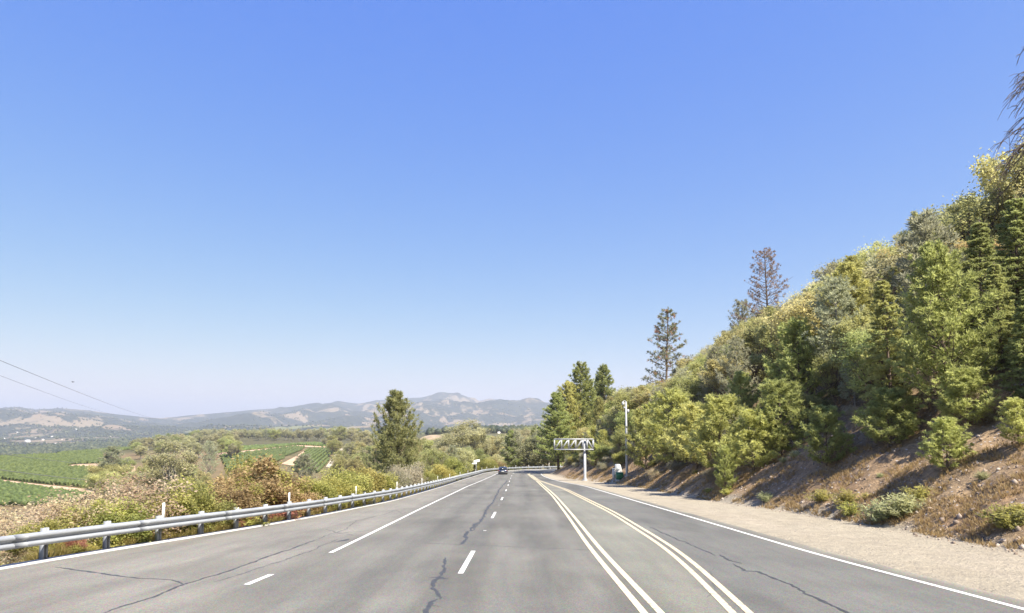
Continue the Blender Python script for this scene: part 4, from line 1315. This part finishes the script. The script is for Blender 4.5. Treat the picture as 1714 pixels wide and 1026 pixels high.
left(548, 802, 30, 'shrub_y0', 'yellow-green bush between the russet bush and the lone pine', wf=1.1)
left(600, 783, 36, 'shrub_y1', 'bright yellow-green bush in front of the lone pine, left side', wf=1.2)
left(640, 792, 40, 'shrub_y0', 'yellow-green bush directly below the lone pine')
left(570, 790, 34, 'shrub_g0', 'olive green bush behind the yellow ones left of the lone pine')
left(515, 800, 31, 'shrub_y1', 'yellowish bush behind the right end of the russet bushes')
left(688, 778, 50, 'shrub_gr0', 'grey bare-twigged bush right of the lone pine', wf=1.2)
left(660, 785, 56, 'shrub_gr1', 'grey-brown bush at the foot of the lone pine', wf=1.2)
left(738, 778, 58, 'shrub_y0', 'yellow-green bush between the lone pine and the white sign', wf=1.1)
left(722, 790, 52, 'shrub_g1', 'green bush behind the rail right of the grey bush', wf=1.1)
left(760, 768, 76, 'shrub_g0', 'olive bush left of the white sign', wf=1.2)
left(781, 750, 136, 'loak0', 'small dark oak close behind the white sign', cat='oak tree', wf=1.0)
left(815, 768, 120, 'shrub_g1', 'green bush beyond the rail right of the white sign', wf=1.3)
left(832, 772, 128, 'shrub_r0', 'russet bush beyond the rail straight above the car', wf=1.3)
left(300, 812, 20.5, 'shrub_g0', 'bright green bush behind the first marker post', wf=1.05)
left(345, 828, 22, 'shrub_g1', 'low green bush between the marker post and the russet bush')
left(270, 830, 22.5, 'shrub_g1', 'green bush left of the first marker post')
left(208, 803, 21, 'shrub_t0', 'tan dry-leaved bush near the left, tallest of the dry ones', wf=1.25)
left(150, 828, 20, 'shrub_t1', 'tan dry-leaved bush left of the tallest dry one', wf=1.15)
left(245, 812, 23, 'shrub_t1', 'tan dry-leaved bush right of the tallest dry one', wf=1.1)
left(95, 848, 19, 'shrub_t0', 'thin dry bush in front of the lower vineyard', wf=1.0)
left(35, 856, 22, 'shrub_t1', 'pinkish dry bush at the left edge of the view', wf=1.2)
left(-20, 858, 24, 'shrub_t0', 'pinkish dry bush cut by the left edge of the view', wf=1.2)
left(455, 850, 23.2, 'shrub_o0', 'low red-orange leafy bush behind the rail under the large russet bush', wf=1.5)
left(400, 858, 21.8, 'shrub_o1', 'low red-orange bush left of its neighbour behind the rail', wf=1.2)
left(500, 850, 25.6, 'shrub_o1', 'low orange bush behind the second marker post', wf=1.1)
left(185, 838, 19, 'shrub_g1', 'green bush low among the dry ones left of the first marker post')
left(70, 872, 17.5, 'shrub_y1', 'yellow-green bush low behind the nearest stretch of rail')
left(120, 908, 16.6, 'shrub_o0', 'tiny rust-red weed behind the nearest rail post', wf=.8)
G = 'low weeds right behind the guardrail'
for _ in range(150):
    s_ = rs.uniform(9, 95); t = float(t_rail(s_)) - rs.uniform(.75, 3.2)
    x, y = pathpt(s_, t)
    k = rs.choice(['shrub_g0', 'shrub_g1', 'low_shrub_y', 'shrub_y0', 'shrub_y1', 'low_shrub_y', 'shrub_gr0', 'shrub_t1'])
    put(k, float(x), float(y), rs.uniform(.45, .95) if k[0] == 's' else rs.uniform(.4, .7), 'low yellow-green weed growing close behind the guardrail', 'weed', G, rs.uniform(1, 1.4))
G = 'mixed bushes on the slope below the road'
for _ in range(170):
    s_ = rs.uniform(14, 150); t = float(t_rail(s_)) - rs.uniform(3, 26) * (1 + s_ / 150)
    x, y = pathpt(s_, t); x = float(x); y = float(y); z = H(x, y); u, v = proj(x, y, z)
    vt = max(np.interp(u, [0, 150, 250, 360, 520, 600, 700, 760, 830], [872, 862, 840, 828, 815, 805, 800, 790, 785]), 0)
    h = at(u, float(vt) + rs.uniform(0, 18), y)[2] - z
    h = min(h, rs.uniform(1.6, 4.2))
    if h < .7 or (776 < u < 812 and y < 130): continue
    k = rs.choice(['shrub_gr0', 'shrub_gr1', 'shrub_t0', 'shrub_g0', 'shrub_y1', 'live0', 'shrub_gr1'])
    put(k, x, y, h, 'half-hidden bush in the thicket on the slope below the guardrail', 'shrub', G, rs.uniform(.95, 1.2))

# ------------------------------------------------------------------ trees of the valley
def zone(u0, u1, Y0, Y1, n, top, kinds, hr, lab, cat, grp, wf=(.9, 1.2), mind=4.0):
    m = 0; tries = 0; pts = []
    while m < n and tries < n * 25:
        tries += 1
        u = rs.uniform(u0, u1); Y = Y0 * (Y1 / Y0) ** rs.random()
        x = (u - CX) / F * Y
        if any((a - x) ** 2 + (b - Y) ** 2 < mind ** 2 for a, b in pts): continue
        if abs(u - 797) < 17 and Y < 135: continue
        S_, T_ = roadcoord(x, Y)
        if np.hypot(x, Y) < 340 and t_rail(S_)[0] - 2.2 < T_[0] < t_toe(S_)[0] + .5: continue
        z = H(x, Y)
        hm = at(u, np.interp(u, *top) if isinstance(top, tuple) else top, Y)[2] - z
        h = rs.uniform(*hr)
        if h > hm: h = hm
        if h < hr[0] * .45: continue
        put(rs.choice(kinds), x, Y, h, lab, cat, grp, rs.uniform(*wf)); pts.append((x, Y)); m += 1
    return m
OAKS = ['oak0', 'oak1', 'oak2', 'goak0', 'goak1', 'loak0', 'loak1']
# beyond the bend
tb = ([690, 745, 765, 785, 800, 815, 835, 850, 880, 905, 935, 1000], [730, 728, 716, 702, 708, 728, 731, 721, 714, 711, 711, 716])
zone(735, 935, 200, 300, 62, tb, ['goak0', 'goak1', 'oak0', 'tpine0', 'gpine0', 'gpine1', 'tpine2', 'loak1'], (9, 17), 'grey-green tree in the wood beyond the bend of the road', 'tree', 'trees beyond the bend', mind=3.8)
put_top('goak1', 787, 704, 185, 'tall pale tree above the white sign, highest of those beyond the bend', 'tree', wf=1.1)
put_top('gpine0', 862, 724, 205, 'yellow-green pine straight above the car beyond the bend', 'pine tree', wf=1.2)
put_top('goak0', 900, 722, 205, 'pinkish-grey bare tree beyond the bend left of the sign truss', 'tree', wf=1.0)
zone(690, 830, 110, 190, 26, ([690, 740, 790, 830], [752, 748, 745, 758]), OAKS + ['gpine1'], (6, 11), 'olive tree in the thicket between the lone pine and the bend', 'tree', 'trees between the lone pine and the bend')
zone(575, 690, 110, 210, 26, ([575, 620, 690], [748, 738, 745]), OAKS + ['goak0'], (6, 10), 'grey-green tree behind and left of the lone pine', 'tree', 'trees left of the lone pine')
zone(560, 760, 280, 520, 40, ([560, 600, 640, 700, 760], [722, 722, 728, 735, 738]), OAKS, (9, 14), 'hazy tree in the valley wood behind the lone pine', 'tree', 'valley trees behind the lone pine', mind=7)
zone(176, 360, 175, 330, 34, ([176, 200, 225, 260, 300, 360], [748, 752, 745, 742, 738, 748]), ['goak0', 'goak1', 'oak1', 'loak0', 'gpine1', 'oak2'], (7, 12), 'grey-green oak in the grove between the two vineyards', 'oak tree', 'oaks between the vineyards', mind=6)
put_top('gpine1', 186, 748, 262, 'grey-green tree at the corner of the left vineyard by the dirt clearing', 'tree', wf=1.5)
put_top('goak1', 286, 740, 180, 'pale bare-looking grey tree in the middle of the grove', 'tree', wf=1.1)
put_top('gpine0', 352, 740, 300, 'narrow grey tree at the left end of the middle vineyard', 'tree', wf=.9)
put_top('gpine1', 506, 763, 190, 'small grey-green tree standing in the middle vineyard', 'tree', wf=1.2)
zone(190, 380, 85, 170, 40, ([190, 250, 380], [790, 772, 775]), ['shrub_gr0', 'shrub_gr1', 'shrub_t0', 'live1', 'shrub_g0', 'oak2', 'shrub_gr0'], (2.5, 5), 'grey-brown brush on the slope below the grove', 'shrub', 'brush below the grove', mind=3)
zone(228, 400, 420, 800, 75, ([228, 260, 300, 345], [735, 728, 722, 720]), ['goak0', 'goak1', 'loak1', 'goak0'], (9, 13), 'small distant oak on the rise behind the grove', 'oak tree', 'distant oaks behind the grove', mind=9)
zone(325, 600, 735, 960, 130, ([325, 380, 450, 520, 560, 600], [719, 717, 716, 718, 712, 716]), ['goak0', 'goak1', 'goak0', 'goak1', 'loak0', 'gpine0'], (10, 15), 'dark olive tree in the belt of woods behind the middle vineyard', 'tree', 'belt of woods behind the vineyard', mind=8)
for u, vt, Y, k in ((570, 712, 640, 'loak1'), (556, 728, 600, 'loak0'), (543, 733, 610, 'goak0'), (590, 716, 620, 'goak1'), (610, 718, 560, 'goak0'), (603, 738, 420, 'oak1'), (586, 742, 400, 'goak1')):
    put_top(k, u, vt, Y, 'roundish tree near the top end of the farm track', 'tree', 'trees near the farm track', wf=1.2)

# ------------------------------------------------------------------ far woods, one mass
def far_woods():
    rng = np.random.default_rng(5)
    n = 26000
    u = rng.uniform(-60, 1000, n); Y = 900 * (6200 / 900) ** rng.random(n)
    x = (u - CX) / F * Y
    keep = fbm(x / 260, Y / 260, 81, 4) + .25 * (fbm(x / 60, Y / 60, 82) - .5) > np.interp(Y, [900, 1500, 3000, 6000], [.44, .49, .50, .48])
    x, Y = x[keep], Y[keep]; m = len(x); z = height(x, Y)
    ico = bmesh.new(); bmesh.ops.create_icosphere(ico, subdivisions=1, radius=1)
    iv = np.array([v.co for v in ico.verts]); jf = np.array([[v.index for v in f.verts] for f in ico.faces]); ico.free()
    nv = len(iv)
    h = rng.uniform(5, 11, m); w = h * rng.uniform(.42, .75, m)
    V = iv[None] * (1 + .35 * rng.normal(size=(m, nv, 1)).clip(-1, 1))
    V = V * np.stack([w, w, h * .55], 1)[:, None, :] + np.stack([x, Y, z + h * .45], 1)[:, None, :]
    Fc = jf[None] + (np.arange(m) * nv)[:, None, None]
    mb = MB(); mb.add(V.reshape(-1, 3), Fc.reshape(-1, 3), np.repeat(rng.uniform(0, 1, m), nv))
    return tag(mb.build('woodland', leafmat('far_woodland', (.022, .034, .016), (.085, .092, .04), trans=.1, hv=0.0)), 'hazy blue-green woods scattered over the far valley floor', 'woods', kind='stuff')
far_woods()

# ------------------------------------------------------------------ vineyards and farm tracks
def world_poly(px): return np.array([hit(u, v, 60) for u, v in px])
def vineyard(px, label, direction, spacing=3.0, hgt=1.7):
    P = world_poly(px)
    a, b = (np.array(hit(*q, 60)) for q in direction)
    d = unit(b - a); nrm = np.array([-d[1], d[0]])
    t = P @ nrm; mb = MB(); rng = np.random.default_rng(len(px))
    for c in np.arange(t.min() + 1, t.max(), spacing):
        xs = []
        for i in range(len(P)):
            p, q = P[i], P[(i + 1) % len(P)]
            tp, tq = p @ nrm - c, q @ nrm - c
            if tp * tq < 0: xs.append((p + (q - p) * tp / (tp - tq)) @ d)
        xs.sort()
        for k in range(0, len(xs) - 1, 2):
            g = np.arange(xs[k], xs[k + 1], 1.3)
            if len(g) < 3: continue
            n = len(g)
            j = lambda s_: rng.normal(size=n) * s_
            hh = hgt * (1 + j(.16)); wd = .62 + j(.13)
            base = np.stack([g * d[0] + c * nrm[0], g * d[1] + c * nrm[1]], 1) + (nrm[None] * j(.12)[:, None])
            z = height(base[:, 0], base[:, 1])
            ring = []
            for o, f in ((-1, .25), (-1.05, .62), (-.45, .98), (.45, 1.0), (1.05, .62), (1, .25)):
                ring.append(np.stack([base[:, 0] + nrm[0] * (o * wd + j(.12)), base[:, 1] + nrm[1] * (o * wd + j(.12)), z + hh * (f + j(.07))], 1))
            V = np.stack(ring, 1)
            i0 = np.arange(n - 1)[:, None] * 6; kk = np.arange(5)[None, :]
            mb.add(V.reshape(-1, 3), np.stack([i0 + kk, i0 + kk + 1, i0 + 7 + kk, i0 + 6 + kk], -1).reshape(-1, 4), np.clip(np.repeat(.5 + j(.3), 6) + rng.normal(size=n * 6) * .2, 0, 1))
    return tag(mb.build('vineyard', M['vine']), label, 'vineyard', kind='stuff')
vineyard([(-60, 776), (0, 765), (96, 761), (143, 755), (226, 741), (226, 752), (172, 758), (172, 776), (120, 778), (108, 783), (188, 785), (200, 793), (188, 808), (165, 822), (120, 816), (60, 810), (0, 803), (-60, 800)], 'large green vineyard block filling the left side of the valley', ((0, 790), (180, 768)))
vineyard([(-60, 806), (0, 809), (60, 816), (115, 824), (150, 832), (130, 846), (-60, 850)], 'nearest green vineyard strip below the tan track at far left', ((0, 820), (110, 838)))
vineyard([(360, 752), (440, 747), (528, 742), (545, 744), (545, 748), (495, 745.5), (440, 752), (360, 760)], 'long thin vineyard strip along the edge of the woods', ((360, 756), (520, 744)))
vineyard([(368, 764), (440, 755), (495, 748), (511, 750), (500, 757), (478, 766), (455, 780), (380, 790)], 'vineyard block left of the tan track that splits the middle vineyard', ((400, 785), (500, 750)))
vineyard([(515, 752), (566, 749), (556, 762), (542, 782), (530, 792), (488, 790), (494, 775)], 'vineyard block with clear straight rows right of the splitting track', ((520, 790), (563, 750)))

M['track'] = simple('pale_dirt_track', (.46, .31, .20), .95, var=.22, scale=.15)
M['track_w'] = simple('pale_gravel_track', (.43, .37, .29), .95, var=.15, scale=.15)
def track(Lp, Rp, name='dirt_track', mat='track', up=.22, n=26, m=5):
    def res(p):
        p = np.array(p, float); t = np.linspace(0, 1, len(p)); g = np.linspace(0, 1, n)
        return np.stack([np.interp(g, t, p[:, 0]), np.interp(g, t, p[:, 1])], 1)
    A, B = res(Lp), res(Rp); V = []
    for a, b in zip(A, B):
        pa, pb = np.array(hit(*a, 50)), np.array(hit(*b, 50))
        for q in np.linspace(0, 1, m):
            p = pa * (1 - q) + pb * q; V.append((p[0], p[1], H(*p) + up))
    i = np.arange(n - 1)[:, None] * m; k = np.arange(m - 1)[None, :]
    mb = MB(); mb.add(V, np.stack([i + k, i + k + 1, i + m + k + 1, i + m + k], -1).reshape(-1, 4))
    return tag(mb.build(name, M[mat], smooth=True), kind='structure')
track([(-60, 800.5), (0, 803.5), (60, 810.5), (120, 816.5), (165, 822)], [(-60, 806), (0, 809), (60, 816), (115, 823.5), (150, 832)])
track([(186, 783), (205, 780), (226, 781)], [(204, 797), (212, 806), (228, 800)])
track([(116, 779), (140, 777), (170, 776.5)], [(110, 782.5), (140, 781), (171, 781.5)])
track([(19, 772), (52, 767)], [(21, 773.4), (53, 768.6)])
track([(360, 759.5), (440, 751.8), (495, 745.6), (560, 747)], [(360, 762.5), (440, 754.6), (495, 747.8), (560, 749.6)])
track([(514, 752), (494, 765), (470, 777)], [(517, 753), (502, 767), (492, 780)])
track([(571, 749), (560, 762), (545, 782)], [(577, 749), (570, 762), (557, 784)], mat='track_w')

# ------------------------------------------------------------------ houses far off
M['house_wall'] = simple('pale_house_wall', (.70, .67, .62), .8, var=.05); M['house_roof'] = simple('light_roof', (.62, .60, .58), .7, var=.1)
M['house_roof2'] = simple('brown_roof', (.26, .19, .15), .8, var=.1)
def house(u, v, Y, w, label, grp=None, roof='house_roof', rz=0.0):
    x, y, _ = at(u, v, Y); z = H(x, y)
    hgt = w * .33
    g = thing('house', label, 'house', (x, y, z), rz, grp)
    d = w * .62
    b = MB(); b.box(-w/2, w/2, -d/2, d/2, -3, hgt)
    b.add([(-w/2, -d/2, hgt), (-w/2, d/2, hgt), (-w/2, 0, hgt + d * .3), (w/2, -d/2, hgt), (w/2, d/2, hgt), (w/2, 0, hgt + d * .3)], [(0, 2, 1), (3, 4, 5)])
    b.build('wall', M['house_wall'], g)
    r = MB(); e = w * .05
    for sd in (-1, 1):
        A = [(-w/2 - e, sd * (d/2 + e), hgt - .3), (w/2 + e, sd * (d/2 + e), hgt - .3), (w/2 + e, 0, hgt + d * .3 + .1), (-w/2 - e, 0, hgt + d * .3 + .1)]
        A += [(a, b_, c + .35) for a, b_, c in A]
        r.add(A, [(0, 3, 2, 1), (4, 5, 6, 7), (0, 1, 5, 4), (1, 2, 6, 5), (3, 0, 4, 7)])
    r.build('roof', M[roof], g)
    for k in (-.3, .3):
        q = MB(); q.box(k * w - w * .05, k * w + w * .05, -d/2 - .12, -d/2 - .01, hgt * .4, hgt * .75)
        q.build('window', M['glass'], g)
G = 'white houses scattered over the far valley'
for u, v, Y, w in ((8, 719, 2900, 16), (22, 720, 2900, 14), (60, 717, 3000, 13), (72, 724, 2600, 22), (88, 716, 3100, 14), (104, 722, 2700, 12), (128, 713, 3300, 14), (47, 731, 2200, 26), (150, 722, 2700, 15), (160, 729, 2300, 12), (245, 728, 2300, 14), (232, 727, 2300, 13), (95, 733, 2100, 16), (30, 712, 3400, 14), (185, 716, 3100, 15), (12, 736, 2000, 14)):
    house(u, v, Y, w * .55, 'tiny pale house among trees on the far valley floor', G, rs.choice(['house_roof', 'house_roof', 'house_roof2']), rs.uniform(-.6, .6))
house(835, 727, 900, 3.6, 'white-roofed house seen above the trees beyond the bend', None, 'house_roof', .4)
house(733, 726, 700, 8, 'wide pale building on the tan cut bank right of the lone pine', None, 'house_roof', .2)
house(752, 733, 640, 8, 'small tan shed on the cut bank right of the pale building', None, 'house_roof2', .3)
house(582, 744, 470, 7.5, 'low dark-roofed shed at the top end of the farm track', None, 'house_roof2', .5)
# tan cut bank under the building
def mound():
    xs, ys = np.meshgrid(np.linspace(-1, 1, 41), np.linspace(-1, 1, 21)); 
    cx_, cy_, _ = at(735, 735, 690)
    X = cx_ + xs * 27; Y = cy_ + ys * 40
    ztop = at(735, 729.5, 690)[2]
    zg = height(X.ravel(), Y.ravel()).reshape(X.shape)
    f = sstep(1, .55, np.sqrt(xs ** 2 + ys ** 2)) * (.8 + .5 * fbm(X / 9, Y / 9, 33))
    Z = zg - .5 + (ztop - zg) * f
    mb = MB(); i = np.arange(20)[:, None] * 41; k = np.arange(40)[None, :]
    mb.add(np.stack([X.ravel(), Y.ravel(), Z.ravel()], 1), np.stack([i + k, i + k + 1, i + 42 + k, i + 41 + k], -1).reshape(-1, 4))
    tag(mb.build('hill', simple('tan_cut_bank', (.30, .225, .145), .95, var=.35, scale=.12), smooth=True), kind='structure')
mound()

# ------------------------------------------------------------------ power lines and a bird
M['wire'] = simple('power_cable', (.16, .16, .17), .6)
def wire(p0, p1, sag, r, label):
    a = np.array(at(*p0)); b = np.array(at(*p1)); t = np.linspace(0, 1, 60)[:, None]
    p = a * (1 - t) + b * t; p[:, 2] -= sag * 4 * (t * (1 - t))[:, 0]
    mb = MB(); mb.tube(p, r, 5)
    tag(mb.build('power_line', M['wire'], smooth=True), label, 'power line', 'power lines over the vineyard')
wire((-140, 545, 78), (262, 701, 560), 1.5, .045, 'upper thick power line slanting down across the sky at far left')
wire((-140, 575, 82), (200, 696, 520), 1.2, .032, 'thinner power line just under the upper one against the sky')
wire((-140, 766, 150), (200, 808, 250), .6, .09, 'dark power line crossing low in front of the left vineyard')
wire((-140, 738, 160), (190, 781, 270), .6, .06, 'faint power line crossing the upper part of the left vineyard')
def bird():
    p = Vector(at(122, 639.5, 140))
    mb = MB()
    body = [(-.30, 0, 0), (-.16, 0, .02), (.0, 0, .03), (.16, 0, .02), (.24, 0, .03), (.30, 0, .02)]
    g = tag(bpy.data.objects.new('bird', None), 'dark bird flying alone in the sky above the left hills', 'bird'); COL.objects.link(g); g.location = p
    mb.tube(body, [.02, .06, .085, .06, .045, .008], 8)
    for sd in (-1, 1):
        mb.add([(.10, sd * .05, .05), (.14, sd * .28, .14), (.02, sd * .52, .08), (-.08, sd * .30, .10), (-.06, sd * .05, .04), (.10, sd * .05, .03), (.14, sd * .28, .125), (.02, sd * .52, .075), (-.08, sd * .30, .085), (-.06, sd * .05, .02)],
               [(0, 1, 3, 4), (5, 9, 8, 6), (0, 5, 6, 1), (4, 3, 8, 9)]); mb.add([(.14, sd * .28, .14), (.02, sd * .52, .08), (-.08, sd * .30, .10)], [(0, 1, 2)])
    mb.add([(-.28, 0, .01), (-.46, -.07, .0), (-.46, .07, .0), (-.46, 0, .015)], [(0, 1, 3), (0, 3, 2)])
    mb.build('body', M['dark'], g)
bird()

# ------------------------------------------------------------------ rocks and dry grass (uncountable)
def rubble():
    rng = np.random.default_rng(9); n = 5200
    s_ = 8 + 100 * rng.random(n) ** 1.7; d = np.abs(rng.normal(size=n)) * 4.0 - .7
    x, y = pathpt(s_, t_toe(s_) + d); z = height(x, y)
    r = .03 + .075 * rng.random(n) ** 6; r[d < 0] *= .6
    ico = bmesh.new(); bmesh.ops.create_icosphere(ico, subdivisions=1, radius=1)
    iv = np.array([v.co for v in ico.verts]); jf = np.array([[v.index for v in f.verts] for f in ico.faces]); ico.free(); nv = len(iv)
    V = iv[None] * (1 + .22 * rng.normal(size=(n, nv, 1)).clip(-1.5, 1.5)) * (r[:, None] * rng.uniform(.6, 1.4, (n, 3)))[:, None, :] + np.stack([x, y, z + r * .2], 1)[:, None, :]
    mb = MB(); mb.add(V.reshape(-1, 3), (jf[None] + (np.arange(n) * nv)[:, None, None]).reshape(-1, 3), np.repeat(rng.random(n), nv))
    m, nt, out = nmat('rubble'); prin(nt, out, ramp(nt, attr(nt, 'tint'), [(0, (.14, .11, .09)), (.6, (.30, .235, .18)), (1, (.40, .35, .30))]), .9, 0, .2)
    tag(mb.build('rubble', m), 'loose stones strewn over the foot of the bank', 'stones', kind='stuff')
rubble()
def grass(name, label, n, sfn, tfn, L, mat, seed):
    rng = np.random.default_rng(seed)
    s_ = sfn(rng, n); t = tfn(rng, s_, n)
    k = fbm(s_ / 1.2, t / 1.2, seed, 3) > .47
    s_, t = s_[k], t[k]; n = len(s_)
    x, y = pathpt(s_, t); z = height(x, y)
    mb = MB(); P = np.stack([x, y, z - .02], 1); D = np.tile([0, 0, 1.], (n, 1))
    tufts(mb, P, D, L, .022, 7, rng, rng.uniform(.2, .8, n), .42)
    tag(mb.build(name, M[mat]), label, 'grass', kind='stuff')
grass('dry_grass', 'dry tan grass in tufts over the bank on the right', 24000, lambda r, n: 7 + 100 * r.random(n) ** 1.8, lambda r, s_, n: t_toe(s_) + np.abs(r.normal(size=n)) * 3.6 - .15, .24, 'drygrass', 4)
grass('roadside_grass', 'yellow-green grass growing behind the guardrail', 24000, lambda r, n: 8 + 90 * r.random(n) ** 1.8, lambda r, s_, n: t_rail(s_) - .5 - np.abs(r.normal(size=n)) * 2.2, .42, 'grass', 6)

# ------------------------------------------------------------------ haze, sky, sun, camera
def haze():
    m = bpy.data.materials.new('haze'); m.use_nodes = True; nt = m.node_tree; nt.nodes.clear()
    out = nt.nodes.new('ShaderNodeOutputMaterial'); v = nt.nodes.new('ShaderNodeVolumePrincipled')
    v.inputs['Color'].default_value = (.735, .785, .875, 1); v.inputs['Density'].default_value = HAZE; v.inputs['Anisotropy'].default_value = .2
    nt.links.new(v.outputs[0], out.inputs['Volume'])
    mb = MB(); mb.box(-18000, 18000, -18000, 18000, -190, 480)
    o = mb.build('haze', m); tag(o, kind='stuff')
HAZE = 1.25e-4
haze()

S = Vector((math.cos(EL) * math.sin(AZ), math.cos(EL) * math.cos(AZ), math.sin(EL)))
sl = bpy.data.lights.new('sun', 'SUN'); sl.energy = 4.5; sl.angle = math.radians(.5); sl.color = (1, .93, .81)
so = bpy.data.objects.new('sun', sl); COL.objects.link(so); so.rotation_euler = S.to_track_quat('Z', 'Y').to_euler(); so.location = (60, -20, 120)

w = bpy.data.worlds.new('World'); scene.world = w; w.use_nodes = True
nt = w.node_tree; bg = nt.nodes['Background']
sky = nt.nodes.new('ShaderNodeTexSky'); sky.sky_type = 'NISHITA'; sky.sun_disc = False
sky.sun_elevation = EL; sky.sun_rotation = AZ; sky.altitude = 300; sky.air_density = 1.0; sky.dust_density = .6; sky.ozone_density = 1.5
sep = nt.nodes.new('ShaderNodeSeparateColor'); cmb = nt.nodes.new('ShaderNodeCombineColor')
nt.links.new(sky.outputs[0], sep.inputs[0])
for i_, (pw, k_) in enumerate(((1.15, .478), (.76, .87), (.06, 3.72))):       # deep clear-air blue overhead, pale at the horizon
    nt.links.new(mathn(nt, 'MULTIPLY', mathn(nt, 'POWER', sep.outputs[i_], pw), k_), cmb.inputs[i_])
nt.links.new(cmb.outputs[0], bg.inputs[0]); bg.inputs[1].default_value = .0742

cam = bpy.data.cameras.new('camera'); co = bpy.data.objects.new('camera', cam); COL.objects.link(co)
cam.sensor_width = 36; cam.lens = F / 1714 * 36; cam.shift_y = (CY - 513) / 1714; cam.shift_x = 0
cam.clip_start = .1; cam.clip_end = 60000
co.location = (0, 0, CAMH); co.rotation_euler = (math.pi / 2 + PITCH, 0, 0)
scene.camera = co
vs = scene.view_settings; vs.view_transform = 'Standard'; vs.look = 'None'; vs.exposure = 1.55; vs.gamma = 1; vs.use_curve_mapping = False
scene.cycles.volume_bounces = 1
scene.cycles.max_bounces = 10; scene.cycles.transmission_bounces = 8; scene.cycles.diffuse_bounces = 6
